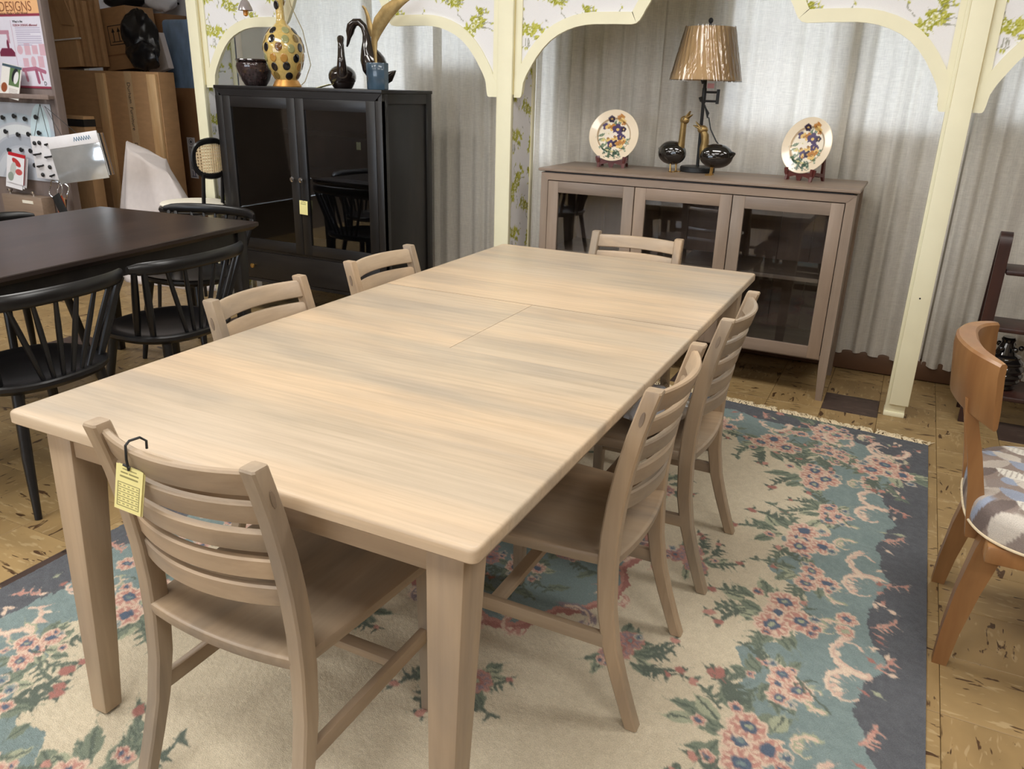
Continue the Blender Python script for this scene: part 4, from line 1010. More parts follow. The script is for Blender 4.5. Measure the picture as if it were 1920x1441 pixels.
# ------------------------------------------------------------------ things on the glass sideboard
ZS_ = .989
pc = Canvas(.26, .26, .0011, (240,224,198), .0007, False, 6); c0 = .13
pc.put(c0, c0, .14, lambda X, Y: .0035-np.abs(np.hypot(X, Y)-.086), (206,182,150))
pc.put(c0, c0, .14, lambda X, Y: .083-np.hypot(X, Y), (244,234,214))
PUR, DKP, ORG, YEL, WHT, GR1, GR2 = (74,60,104), (46,34,62), (190,130,62), (232,196,120), (246,236,222), (92,116,92), (58,84,70)
r = random.Random(4)
for x, y, l, a in ((-.05,.045,.055,2.4),(-.035,.07,.05,2.0),(-.015,.085,.05,1.7),(.01,.085,.05,1.4),(.03,.08,.05,.9),(-.065,.0,.04,2.7),(-.06,.02,.04,3.0),(.065,.03,.035,.4),(.0,-.05,.05,-1.4),(.02,-.055,.04,-1.2),(-.02,.06,.06,2.2),(.07,.015,.03,-.3),(.055,.055,.04,1.0)):
    x, y, l = x*1.05, y*1.12, l*1.1; pc.leaf(c0+x, c0+y, l, l*.32, a, r.choice((GR1, GR2)), (170,186,160))
for k in range(16): pc.leaf(c0+r.uniform(-.06,.06), c0+r.uniform(-.03,.08), .022, .008, r.uniform(0,6), r.choice((GR1, GR2, (214,206,150))))
for k in range(7): pc.stroke([(c0+r.uniform(-.02,.02), c0+.095), (c0+r.uniform(-.045,.045), c0+.114)], .0011, GR2)
for x, y, q, p1, p2 in ((-.018,-.072,.016,DKP,DKP),(.028,-.078,.018,ORG,YEL),(.042,-.06,.014,YEL,ORG),(-.045,-.04,.016,PUR,DKP),(-.03,-.034,.018,YEL,WHT),(-.008,-.036,.018,ORG,YEL),(.015,-.028,.026,PUR,DKP),(.044,-.030,.013,DKP,PUR),(-.03,.012,.018,WHT,YEL),(.004,.004,.021,WHT,YEL),(.034,.004,.018,PUR,DKP),(.046,.006,.012,PUR,DKP),(-.012,.036,.018,PUR,DKP),(.012,.034,.016,DKP,PUR),(.032,.036,.02,ORG,YEL),(-.012,.044,.008,YEL,ORG),(-.05,.024,.014,(206,200,140),WHT),(.05,.02,.012,YEL,ORG)):
    x, y, q = x*1.05, y*1.15, q*1.08
    for k in range(5):
        a = -1.57+k*1.257; pc.ell(c0+x+q*.5*math.cos(a), c0+y+q*.5*math.sin(a), q*.56, q*.5, a, p1 if k in (0,1,4) else (p1 if p2 in (DKP, PUR) else p2))
    pc.ell(c0+x, c0+y, q*.3, q*.26, 0, (120,70,40) if p1 in (WHT, YEL, ORG) else YEL); pc.ell(c0+x, c0+y, q*.12, q*.12, 0, YEL)
PL = pc.lin()
def plate(label, loc, rz, R=.128):
    t = thing('plate', label, 'plate', loc, rz); nr, na = 56, 96
    rr_ = np.linspace(.0005, 1, nr); an = np.linspace(0, 2*math.pi, na+1); Rr, Aa = np.meshgrid(rr_, an, indexing='ij')
    dep = np.where(Rr < .62, .0, np.where(Rr < .70, (Rr-.62)/.08*.010, .010+(Rr-.70)*.012))
    tl = math.radians(14); x_ = Rr*R*np.cos(Aa); zz = Rr*R*np.sin(Aa); yy = -dep
    Yl = yy*math.cos(tl)+zz*math.sin(tl); Zl = zz*math.cos(tl)-yy*math.sin(tl)
    cols = pc.sample(.13+x_*.128/R, .13-zz*.128/R, PL)
    grid_obj('front', np.stack([x_, Yl, Zl], -1), na+1, nr, cols, M_PLATE, t)
    Rb = np.vstack([Rr, ]); yb_ = -dep+.005
    Yb = yb_*math.cos(tl)+zz*math.sin(tl); Zb = zz*math.cos(tl)-yb_*math.sin(tl)
    grid_obj('back', np.stack([x_[:, ::-1], Yb[:, ::-1], Zb[:, ::-1]], -1), na+1, nr, np.ones((nr, na+1, 3))*np.array(s(236,220,194)[:3]), M_PLATE, t)
    rim = MB(); rim.tube([(R*math.cos(a), (-.0136+.0025)*math.cos(tl)+R*math.sin(a)*math.sin(tl), R*math.sin(a)*math.cos(tl)-(-.0136+.0025)*math.sin(tl)) for a in an], .0027, 6)
    obj('rim', rim, simple('plate_rim_glaze', s(240,226,200), .15, var=.02, coat=.5), t); return t
def stand(label, loc, rz):
    t = thing('plate_stand', label, 'plate stand', loc, rz); t.scale = (1.28, 1.0, 1.15)
    out = [(-.038,0),(-.030,.0),(-.024,.018),(-.010,.030),(.004,.034),(.010,.026),(.015,.030),(.016,.052),(.010,.062),(.004,.058),(.005,.044),(-.006,.044),(-.020,.036),(-.032,.022)]
    for sx in (-1, 1):
        bd = MB(); n = len(out)
        # side easel leg: runs front to back, upturned hook in front
        P = [(-.045,.0),(-.037,.0),(-.030,.014),(-.012,.022),(.05,.016),(.062,0),(.07,0),(.066,.024),(.05,.12),(.044,.12),(.046,.03),(-.008,.036),(-.030,.030),(-.034,.046),(-.042,.050),(-.044,.036),(-.038,.020)]
        bd.prism(P, 'x', sx*.052-.005, sx*.052+.005); obj('easel_leg', bd, M_EASEL, t)
        fr_ = MB(); fr_.prism([(sx*.056,.05),(sx*.066,.046),(sx*.064,.028),(sx*.05,0),(sx*.042,0),(sx*.042,.012),(sx*.02,.026),(0,.028),(0,.018),(sx*.012,.012),(sx*.010,0),(0,0),(0,.030),(sx*.03,.034),(sx*.05,.034)][:6]+[(sx*.02,.018),(0,.020),(0,.032),(sx*.03,.034),(sx*.052,.036)], 'y', -.036, -.028)
        obj('scroll_front', fr_, M_EASEL, t)
    obj('cross_bar', MB().box(-.052, .052, .03, .04, .015, .028), M_EASEL, t)
    obj('centre_foot', MB().prism([(-.014,.022),(.014,.022),(.006,0),(-.006,0)], 'y', -.036, -.028), M_EASEL, t)
    return t
plate('cream plate painted with pansies, facing forward near the left end of the sideboard', (.088, 3.262, ZS_+.158), math.radians(8))
stand('dark wooden easel under the forward-facing pansy plate', (.088, 3.262, ZS_), math.radians(8))
plate('cream plate painted with pansies, angled near the right end of the sideboard', (1.055, 3.255, ZS_+.158), math.radians(-26))
stand('dark wooden easel under the angled pansy plate', (1.055, 3.255, ZS_), math.radians(-26))

LP = thing('table_lamp', 'black metal swing-arm table lamp with plastic-wrapped tan shade', 'lamp', (.527, 3.325, ZS_))
obj('base', MB().lathe([(.082,0),(.088,.003),(.088,.022),(.083,.027),(.02,.028)], 40), M_IRON, LP)
obj('pole', MB().lathe([(.0085,.027),(.0085,.33),(.011,.335),(.011,.40),(.0085,.405),(.0065,.69),(.004,.70)], 14, shear=(-.012,0)), M_IRON, LP)
mb = MB()
for z_ in (.342, .384): mb.tube([(0, 0, z_), (.066, -.006, z_)], .0055, 8)
mb.tube([(.066, -.006, .330), (.066, -.006, .398)], .008, 10); obj('swing_arm', mb, M_IRON, LP)
mb = MB(); mb.tube([(-.012, -.004, .425), (-.02, -.01, .440), (-.016, -.01, .462)], [.009,.008,.005], 8); mb.tube([(-.012,-.005,.34),(-.018,-.01,.36)], [.008,.011], 8); obj('switch_knob', mb, M_IRON, LP)
ns_ = 72; rings = []
for z_, R_ in ((.438,.168),(.44,.1715),(.50,.156),(.56,.142),(.62,.129),(.676,.1165),(.679,.115)): rings.append([(R_*math.cos(a)-.006, R_*math.sin(a), z_) for a in np.linspace(0, 2*math.pi, ns_+1)[:-1]])
sh = obj('lamp_shade', MB().loft(rings, True, False), M_SHADE, LP); so = sh.modifiers.new('t', 'SOLIDIFY'); so.thickness = .0015
rw = np.random.RandomState(5); rings = []; ns_ = 240
for k, z_ in enumerate(np.linspace(.434, .684, 40)):
    R0 = np.interp(z_, [.434,.684], [.1755,.118]); ph = rw.rand(ns_)
    rings.append([((R0+.0014*math.sin(.93*j+.22*k)+.0011*math.sin(2.2*j-.5*k+2*math.sin(k*.4)+math.sin(j*.31)*2))*math.cos(2*math.pi*j/ns_)-.006, (R0+.0014*math.sin(.93*j+.22*k)+.0011*math.sin(2.2*j-.5*k+2*math.sin(k*.4)+math.sin(j*.31)*2))*math.sin(2*math.pi*j/ns_), z_) for j in range(ns_)])
obj('plastic_wrap', MB().loft(rings, True, False), M_CLEAR, LP, ang=80)
obj('finial', MB().ell((-.0085, 0, .708), (.012,.012,.013), 14, 8), M_IRON, LP)
pts = [(0,.012,.325),(.012,.015,.30),(.025,.012,.285),(.018,.012,.27),(.03,.008,.262),(.045,.005,.21),(.08,0,.155),(.115,-.005,.12),(.128,-.008,.095),(.122,-.01,.06),(.10,-.015,.035),(.075,-.02,.022),(.05,-.06,.012),(.02,.06,.006)]
obj('cord', MB().tube(pts[:-2], .0035, 7), M_IRON, LP)
cb = MB()
for k in range(4): cb.tube([(.004+.004*k,.008,.318-.006*k),(.014+.004*k,.012,.285),(.022,.012,.262+.004*k)], .0032, 6)
obj('cord_bundle', cb, M_IRON, LP)
obj('paper_tag', MB().box(.006, .040, .006, .007, .402, .425), M_PINKTAG, LP)

def goose(label, loc, rz, bodyM, neckpath, neckr, headc, billang, group='brass and black goose figurines'):
    t = thing('goose_figurine', label, 'figurine', loc, rz, group)
    # faces +X
    bd = MB(); B_ = [(-.106,.108,.003),(-.099,.106,.010)]+[(-.015+.080*u, .092+.012*max(0, -u)**2+.010*max(0, u)**2, max(.004, .058*(1-abs(u)**2.3)**.5)) for u in np.linspace(-.97, .995, 19)]
    bd.tube([(x,0,z) for x,z,q in B_], [(q, q*.86) for x,z,q in B_], 18); obj('body', bd, M_GLOSSB, t)
    for sy in (-1, 1):
        w = MB(); w.tube([(.030,sy*.036,.088),(.0,sy*.043,.086),(-.035,sy*.036,.088),(-.075,sy*.014,.100)], [(.014,.006),(.030,.012),(.022,.010),(.003,.003)], 10, up=(0,0,1)); obj('wing', w, M_GLOSSB, t)
        lg = obj('leg', MB().tube([(.0,sy*.022,.040),(.002,sy*.022,.003)], .0042, 8), M_BRASS, t)
        ft = MB(); ft.prism([(-.008,sy*.022-.004),(-.008,sy*.022+.004),(.022,sy*.022+.016),(.020,sy*.022+.006),(.027,sy*.022),(.020,sy*.022-.006),(.022,sy*.022-.016)], 'z', .0, .0045); obj('foot', ft, M_BRASS, lg)
    obj('neck', MB().tube(neckpath, neckr, 14), M_BRONZE, t)
    hx, hz = headc; hd = obj('head', MB().ell((hx,0,hz), (.026,.018,.020), 16, 10), M_BRONZE, t)
    for up, a in ((1, billang+.28), (-1, billang-.28)):
        dx_, dz_ = math.cos(a), math.sin(a); obj('bill', MB().tube([(hx+.012*math.cos(billang),0,hz+.012*math.sin(billang)+up*.002), (hx+.012*math.cos(billang)+.022*dx_,0,hz+.012*math.sin(billang)+.022*dz_), (hx+.012*math.cos(billang)+.040*dx_,0,hz+.012*math.sin(billang)+.040*dz_)], [(.009,.012),(.006,.010),(.002,.006)], 10, up=(-dz_,0,dx_)), M_BRONZE, hd)
    for sy in (-1, 1): obj('eye', MB().ell((hx+.006,sy*.0165,hz+.006), (.0035,.0025,.0035), 8, 5), M_GLOSSB, hd)
    return t
goose('goose figurine with a straight upright brass neck, left of the lamp', (.424, 3.235, ZS_), math.radians(-24), None, [(.034,0,.10),(.040,0,.15),(.041,0,.20),(.042,0,.238),(.045,0,.25)], [.022,.0165,.015,.0145,.015], (.046,.252), .75)
goose('goose figurine with a bent neck and open bill, in front of the lamp', (.630, 3.195, ZS_), math.radians(183), None, [(.040,0,.085),(.050,0,.125),(.046,0,.155),(.050,0,.185),(.060,0,.205)], [.026,.021,.019,.019,.015], (.064,.212), .55)

# ------------------------------------------------------------------ things on the black cabinet
ZC = 1.340
o = thing('flower_pot', 'mottled dark brown glazed pot on the left end of the black cabinet', 'pot', (-2.020, 2.92, ZC))
obj('body', MB().lathe([(.056,0),(.062,.004),(.082,.035),(.100,.075),(.108,.105),(.104,.123),(.092,.132)], 40, caps=True), M_POT, o)
obj('rim', MB().lathe([(.088,.130),(.104,.134),(.108,.139),(.106,.144),(.094,.146),(.088,.140),(.084,.10)], 40, caps=False), M_POT, o)
GL = thing('gourd_lamp', 'honey-coloured gourd lamp base covered with dark and gold dots', 'lamp', (-1.745, 2.875, ZC))
gp = [(.056,.034),(.072,.058),(.092,.100),(.107,.148),(.113,.190),(.110,.225),(.096,.262),(.072,.294),(.046,.316),(.030,.330),(.0235,.350),(.0225,.40),(.0235,.46),(.025,.52)]
shx = -.045
obj('foot', MB().lathe([(.079,0),(.080,.004),(.070,.022),(.062,.036)], 36), M_GOLD, GL)
obj('body', MB().lathe(gp, 40, shear=(shx,0)), M_GOURD, GL)
dcol = [simple('dot_black', s(26,24,26), .1, coat=1), simple('dot_olive', s(128,104,48), .15, coat=.8), simple('dot_brown', s(108,70,34), .15, coat=.8), simple('dot_amber', s(184,136,66), .15, coat=.8), simple('dot_sage', s(158,158,110), .15, coat=.8)]
dm = []
for mt in dcol:
    q = MB().lathe([(.0205,0),(.0200,.0012),(.016,.0022),(.008,.0027),(.0005,.0028)], 16); me = bpy.data.meshes.new('dot'); me.from_pydata(q.v, [], q.f); me.polygons.foreach_set('use_smooth', [True]*len(me.polygons)); me.materials.append(mt); dm.append(me)
dl = []; r = random.Random(12)
for z_, off in ((.062,.2),(.108,0),(.155,.45),(.202,.1),(.248,.6),(.288,.25)):
    R_ = np.interp(z_, [q[1] for q in gp], [q[0] for q in gp]); n = max(4, int(2*math.pi*R_/.066))
    for k in range(n): dl.append((z_+r.uniform(-.006,.006), off+2*math.pi*(k+r.uniform(-.12,.12))/n, r.choice((0,0,1,1,2,2,3,3,4))))
dl += [(.42, -1.75, 0), (.44, 1.2, 1), (.49, -1.0, 2)]
for z_, a, k in dl:
    R_ = np.interp(z_, [q[1] for q in gp], [q[0] for q in gp]); e = .004
    R2 = np.interp(z_+e, [q[1] for q in gp], [q[0] for q in gp]); R1 = np.interp(z_-e, [q[1] for q in gp], [q[0] for q in gp])
    sl = (R2-R1)/(2*e); nrm = Vector((math.cos(a), math.sin(a), -sl)).normalized()
    d = bpy.data.objects.new('dot', dm[k]); d.location = Vector((R_*math.cos(a)+shx*z_, R_*math.sin(a), z_))-nrm*.0006
    d.rotation_euler = nrm.to_track_quat('Z', 'Y').to_euler(); d.scale = (1, 1.15, 1); link(d, GL)
obj('socket_stem', MB().lathe([(.012,.52),(.012,.60)], 12, shear=(shx,0)), M_BRASS, GL)
obj('cord', MB().tube([(.005,.03,.54),(.02,.05,.42),(.05,.10,.30),(.085,.11,.12),(.078,.06,.03),(.06,.05,.012)], .0024, 7), simple('gold_cord', s(176,160,116), .5), GL)
HO = thing('hanging_bell', 'small grey glass bell with amber drop hanging before the left arch', 'ornament', (-1.94, 2.80, 1.70))
obj('bell', MB().lathe([(.040,.03),(.036,.045),(.022,.075),(.008,.09)], 24, caps=False), simple('grey_glass', s(150,142,142), .15, var=.1, coat=.6), HO)
obj('drop', MB().lathe([(.002,0),(.013,.006),(.014,.03),(.011,.05)], 16), M_AMBER, HO)
obj('cord', MB().tube([(0,0,.088),(0,.01,.62)], .0015, 6), M_BRASS, HO)

sw = thing('swan_figurine', 'small dark swan with upright neck, facing the room on the black cabinet', 'figurine', (-1.390, 2.92, ZC), .64)
bd = MB(); bd.tube([(0,.115,.085),(0,.10,.075),(0,.06,.062),(0,.0,.062),(0,-.035,.066),(0,-.06,.075)], [(.006,.010),(.03,.038),(.054,.068),(.061,.076),(.052,.062),(.025,.03)], 22, up=(0,0,1)); obj('body', bd, M_SWAN, sw)
obj('base', MB().lathe([(.046,0),(.052,.004),(.066,.03)], 28), M_SWAN, sw)
obj('neck', MB().tube([(0,-.035,.07),(0,-.062,.115),(0,-.055,.165),(0,-.045,.21),(0,-.045,.235)], [.034,.026,.020,.017,.016], 14), M_SWAN, sw)
obj('head', MB().tube([(0,-.035,.252),(0,-.05,.25),(0,-.068,.238),(0,-.092,.215),(0,-.10,.205)], [.008,.020,.018,.009,.003], 12), M_SWAN, sw)
pt = thing('paper_tag', 'pale paper tag lying beside the small dark swan', 'tag', (-1.440, 2.84, ZC))
obj('card', MB().hexa([(-.055,-.02,.0005),(.030,-.02,.020),(.030,.022,.020),(-.055,.022,.0005)], [(-.055,-.02,.0018),(.030,-.02,.0213),(.030,.022,.0213),(-.055,.022,.0018)]), M_YTAG, pt)
bs = thing('swan_figurine', 'large dark swan with arched neck and lowered bill on the black cabinet', 'figurine', (-1.222, 2.97, ZC))
SPN = [(.145,.100,.004),(.130,.090,.012),(.105,.072,.026),(.075,.062,.048),(.045,.065,.058)]
SPN = [(.150,.098,(.003,.006)),(.135,.088,(.012,.015)),(.108,.066,(.026,.030)),(.075,.058,(.044,.042)),(.040,.085,(.066,.056)),(.010,.125,(.074,.060)),(-.012,.165,(.064,.052)),(-.026,.205,(.042,.036)),(-.030,.245,(.026,.024)),(-.034,.280,(.021,.020)),(-.048,.315,(.019,.018)),(-.075,.338,(.019,.018)),(-.105,.338,(.021,.020)),(-.132,.318,(.026,.022)),(-.143,.290,(.024,.019)),(-.150,.262,(.012,.011)),(-.158,.236,(.009,.008)),(-.166,.216,(.004,.005))]
obj('body', MB().tube([(x,0,z) for x,z,q in SPN], [q for x,z,q in SPN], 20, up=(0,0,1)), M_SWAN, bs)
obj('wing', MB().tube([(0,-.050,.17),(.02,-.058,.12),(.06,-.046,.075),(.11,-.02,.07)], [(.014,.006),(.034,.010),(.022,.008),(.003,.002)], 12, up=(-1,0,1)), M_SWAN, bs)
obj('wing', MB().tube([(0,.050,.17),(.02,.058,.12),(.06,.046,.075),(.11,.02,.07)], [(.014,.006),(.034,.010),(.022,.008),(.003,.002)], 12, up=(-1,0,1)), M_SWAN, bs)
obj('base', MB().tube([(.03,0,0),(.032,0,.05)], [(.055,.045),(.060,.05)], 20, up=(1,0,0)), M_SWAN, bs)
lv = thing('leaf_sculpture', 'bronze curved leaf sculpture rising from a blue-grey glazed block', 'sculpture', (-1.092, 2.83, ZC))
A = np.linspace(0, 2*math.pi, 9)[:-1]+.39
obj('block', MB().loft([[(.060*math.cos(a)*k, .048*math.sin(a)*k, z_) for a in A] for z_, k in ((0,.94),(.004,1),(.128,1.04),(.132,1.0))]), M_BLUEGL, lv)
def blade(path, wid, cup=.25):
    mb_ = MB(); top = []
    for (x, z, nx_, nz_), w_ in zip(path, wid):
        top.append([(x+nx_*w_*u, -.01-cup*w_*(1-u*u)*.8, z+nz_*w_*u) for u in np.linspace(-1, 1, 9)])
    back = [[(x, y+.003, z) for x, y, z in row][::-1] for row in top]
    return mb_.loft([a+b for a, b in zip(top, back)])
obj('leaf', blade([(0,.128,1,0),(-.004,.18,1,0),(-.006,.23,1,.1),(.004,.275,.9,-.3),(.030,.322,.75,-.6),(.075,.368,.55,-.8),(.125,.400,.35,-.9),(.175,.420,.15,-1),(.215,.427,0,-1)], (.007,.010,.018,.034,.042,.040,.032,.018,.002)), M_BRONZE, lv)
obj('leaf', blade([(-.012,.262,.9,.3),(-.026,.292,.9,.3),(-.036,.325,.95,.2),(-.044,.358,.85,.5),(-.058,.388,.7,.7),(-.074,.402,.5,.8)], (.020,.019,.015,.011,.008,.005)), M_BRONZE, lv)

# ------------------------------------------------------------------ display board at far left
DB_ = thing('display_board', 'grey-brown wooden sales display board at the far left', 'display', (0,0,0))
XR = -3.50
obj('panel', MB().box(-4.62, XR-.03, 2.70, 2.73, 0, 2.3, .002), M_PANEL, DB_)
obj('edge_strip', MB().box(XR-.03, XR, 2.688, 2.742, 0, 2.3, .002), M_PANEL, DB_)
for k in range(9): obj('ledge_slat', MB().box(-4.56+k*.118, -4.46+k*.118, 2.60, 2.70, 1.222, 1.243, .002), M_OAK if k % 2 else M_PANEL, DB_)
obj('ledge_lip', MB().box(-4.58, XR+.06, 2.592, 2.604, 1.222, 1.250, .002), M_PANEL, DB_)
cv = Canvas(1.0, .66, .003, (226,224,238), 0); MR = (150,62,84)
cv.a[:int(.225/.003)] = (240,190,140); 
cv.stroke([(0,.225),(1.0,.225)], .008, MR); cv.stroke([(0,.655),(1.0,.655)], .008, MR)
X9 = lambda x: x+4.535; Z9 = lambda z: 1.945-z
for x, z, k in ((-3.788,1.516,'o'),(-3.713,1.52,'r'),(-3.64,1.517,'s'),(-3.567,1.517,'r'),(-3.747,1.44,'s'),(-3.671,1.444,'e'),(-3.597,1.445,'r')):
    w_, h_ = {'o':(.028,.028),'r':(.028,.034),'s':(.027,.026),'e':(.024,.034)}[k]
    if k in 'oe': cv.ell(X9(x), Z9(z), w_, h_, 0, (216,180,194))
    else: cv.put(X9(x), Z9(z), .05, lambda X, Y: np.minimum(w_-np.abs(X), h_-np.abs(Y)), (216,180,194))
for k in range(9): cv.stroke([(X9(-3.80), Z9(1.645-k*.0125)), (X9(-3.56 if k not in (3, 8) else -3.66), Z9(1.645-k*.0125))], .0022, (186,180,206))
q = [(X9(-3.79), Z9(1.395)), (X9(-3.66), Z9(1.405)), (X9(-3.575), Z9(1.385))]
cv.stroke(q, .012, (176,110,136)); cv.stroke([(X9(-3.77), Z9(1.385)), (X9(-3.76), Z9(1.335))], .012, (190,130,150)); cv.stroke([(X9(-3.66), Z9(1.39)), (X9(-3.65), Z9(1.325))], .014, (160,92,120)); cv.stroke([(X9(-3.62), Z9(1.38)), (X9(-3.61), Z9(1.34))], .008, (176,110,136))
cv.put(X9(-3.93), Z9(1.62), .1, lambda X, Y: np.minimum(.06-np.abs(X), .012-np.abs(Y)), (190,140,160)); cv.put(X9(-3.885), Z9(1.59), .1, lambda X, Y: np.minimum(.012-np.abs(X), .035-np.abs(Y)), (190,140,160))
cv.put(X9(-3.92), Z9(1.50), .1, lambda X, Y: np.minimum(.07-np.abs(X)*.9-np.clip(-Y, 0, 1), .025-np.abs(Y)), (120,50,76)); cv.ell(X9(-3.90), Z9(1.545), .012, .03, 0, (120,50,76))
cv.stroke([(X9(-3.835), Z9(1.69)), (X9(-3.835), Z9(1.30))], .0015, (200,170,190))
PO = thing('poster', 'printed sales poster with orange header on the left display board', 'poster', (0,0,0))
sheet('sheet', cv, -4.535, 1.945, 2.695, M_PRINT, PO, .003)
ty = 2.694
TI = simple('poster_title_ink', s(150,96,66), .6)
text('title', 'FUSION', .082, (-4.245, ty, 1.742), FACE, TI, PO, 'LEFT', 1.06); text('title', 'DESIGNS', .082, (-3.925, ty, 1.742), FACE, TI, PO, 'LEFT', 1.0)
text('subtitle', 'Amish Built \u2022 American Made \u2022 Solid Wood', .026, (-4.11, ty, 1.722), FACE, simple('poster_subtitle_ink', s(110,70,56), .6), PO)
text('heading', 'What is the', .021, (-3.815, ty, 1.676), FACE, M_BLACKINK, PO)
text('heading', 'FUSION DESIGNS difference?', .0195, (-3.815, ty, 1.654), FACE, simple('poster_heading_ink', s(150,62,84), .6), PO)
text('logo', 'D', .034, (-3.60, ty, 1.305), FACE, M_BLACKINK, PO)
mg = Canvas(.19, .21, .003, (232,230,226), 0)
mg.put(.13, .07, .12, lambda X, Y: np.minimum(.05-np.abs(X), .06-np.abs(Y)), (96,122,84)); mg.ell(.13,.06,.025,.045,.3,(40,42,48)); mg.ell(.145,.075,.022,.04,.2,(226,226,228))
for k in range(5): mg.stroke([(.09,.15+k*.009),(.17,.15+k*.009)], .0016, (170,160,160))
mg.ell(.04,.15,.03,.03,0,(150,84,56)); mg.stroke([(0,.012),(.19,.012)], .008, (70,90,104))
MZ = thing('magazine', 'open catalogue with a garden photo standing on the display ledge', 'magazine', (-3.905, 2.64, 1.438)); MZ.rotation_euler = (math.radians(-12), math.radians(8), 0)
sheet('page', mg, 0, 0, 0, M_PRINT, MZ, .004); 
hb = Canvas(.98, .50, .003, (196,202,212), 0); r = random.Random(31)
for k, c_ in enumerate(((214,220,228),(178,186,198),(226,232,236),(186,200,212))):
    hb.put(.62, .62, .9, lambda X, Y, k=k: .030-np.abs(np.hypot(X*.9, Y)-.30-.075*k), c_)
hb.ell(.84,.20,.10,.20,.15,(206,228,236))
HB = thing('hardware_board', 'silver hardware sample board with knobs below the poster', 'sample board', (0,0,0))
sheet('board', hb, -4.56, 1.19, 2.692, simple('x', s(0,0,0)) if False else M_PRINT, HB, .004)
for k in range(16):
    x_ = -4.06+.115*(k % 4)+r.uniform(-.012,.012); z_ = 1.10-.105*(k//4)+r.uniform(-.012,.012)
    kn = MB(); kn.loft([[(x_+q_*math.cos(t), 2.692-h_, z_+q_*math.sin(t)) for t in np.linspace(0, 2*math.pi, 13)[:-1]] for q_, h_ in ((.006,0),(.006,.008),(.016,.014),(.015,.02),(.001,.022))]); obj('knob', kn, M_IRON, HB)
SCd = thing('sample_card', 'white card of small black drawer pulls hanging on the display board', 'sample card', (0,0,0))
obj('card', MB().box(-3.745,-3.52,2.63,2.634,.72,.99,.001), M_WHITE, SCd)
for x_, z_, hw in ((-3.70,.945,0),(-3.65,.95,0),(-3.57,.945,.02),(-3.69,.875,.03),(-3.58,.865,.03),(-3.68,.80,.025),(-3.585,.80,0),(-3.67,.745,0),(-3.575,.745,.016)):
    if hw: obj('pull', MB().tube([(x_-hw,2.63,z_-.008),(x_-hw,2.618,z_-.004),(x_+hw,2.618,z_+.004),(x_+hw,2.63,z_+.008)], .006, 7), M_IRON, SCd)
    else: obj('pull', MB().ell((x_,2.622,z_), (.014,.010,.014), 10, 6), M_IRON, SCd)
for k in (0, 1): obj('hanging_cord', MB().tube([(-3.70+k*.14,2.632,.99),(-3.63,2.66,1.19)], .0018, 5), M_IRON, SCd)
BR = thing('brochure', 'folded red and white brochure on the lower display rack', 'brochure', (-4.02, 2.64, .875)); BR.rotation_euler = (math.radians(-10), math.radians(6), 0)
bc = Canvas(.17, .20, .003, (236,236,240), 0); bc.a[:8] = (190,40,50); bc.ell(.09,.06,.05,.02,.4,(190,60,60)); bc.ell(.06,.11,.03,.05,.2,(196,200,196)); bc.ell(.12,.12,.035,.02,0,(200,90,90)); bc.ell(.04,.16,.03,.03,0,(150,160,150))
sheet('cover', bc, 0, 0, 0, M_PRINT, BR, .006)
for k in range(3): obj('leaf', MB().box(-.02+.01*k, .15+.012*k, .008+.006*k, .011+.006*k, -.235+.01*k, -.02), M_WHITE, BR)
SV = thing('sample_sleeve', 'clear plastic sleeve of swatches with a reflective front hanging on the display', 'sample pack', (-3.185, 2.56, .90)); SV.rotation_euler = (0, math.radians(-9), math.radians(14))
for k in range(5): obj('swatch', MB().box(-.17+.004*k, .17+.002*k, .05-.013*k, .056-.013*k, -.14, .115), (M_PANEL, M_CARD2, M_SBX, M_IRON, M_WHITE)[k], SV)
obj('sleeve', MB().box(-.185,.185,-.02,-.016,-.155,.06,.001), simple('silver_film', s(214,220,224), .12, .7, .12, 9, bump=.5), SV)
obj('header_card', MB().box(-.185,.185,-.022,-.014,.06,.13,.001), M_WHITE, SV)
sq = MB()
for k in range(7): sq.tube([(.01+k*.018,-.0235,.085),(.018+k*.018,-.0235,.110),(.026+k*.018,-.0235,.088)], .002, 5)
obj('scribble', sq, simple('blue_ink', s(90,130,160), .5), SV)
for k in (0, 1): obj('hanging_cord', MB().tube([(-.10+k*.12,.02,.12),(-.20,.06,.32)], .0018, 5), M_IRON, SV)
RG = thing('swatch_ring', 'chrome ring of black and red wood swatches below the sample card', 'swatch ring', (-3.53, 2.60, .66))
for dx_, rr2 in ((0,.062),(.07,.055)): obj('ring', MB().tube([(dx_+rr2*math.cos(a), .01*math.sin(3*a)-.0, rr2*math.sin(a)) for a in np.linspace(0, 2*math.pi, 33)], .0042, 8), M_CHROME, RG)
for k, mt in enumerate((M_IRON, simple('red_swatch', s(196,80,50), .5), M_CARD2, M_DKRED)): obj('swatch', MB().box(-.02,.06,-.016+.009*k,-.010+.009*k,-.20,-.045,.001, M=Matrix.Translation((.02*k-.03,0,0)) @ Matrix.Rotation(.25*k-.45, 4, 'Y')), mt, RG)
WB = thing('wood_sample', 'taupe wooden drawer-front sample with knobs low on the display board', 'wood sample', (0,0,0))
obj('block', MB().box(-4.12,-3.70,2.60,2.69,.40,.592,.003), M_SBX, WB)
obj('label_plate', MB().box(-3.90,-3.79,2.597,2.6,.545,.565), M_CREAMCUSH, WB)
for x_ in (-4.08,-3.83): obj('knob', MB().lathe([(.008,0),(.008,.012),(.018,.02),(.018,.032),(.001,.036)], 14, (x_,2.64,.592)), M_CHROME, WB)
obj('bracket', MB().box(-4.12,-3.70,2.688,2.70,.36,.46), M_IRON, WB)

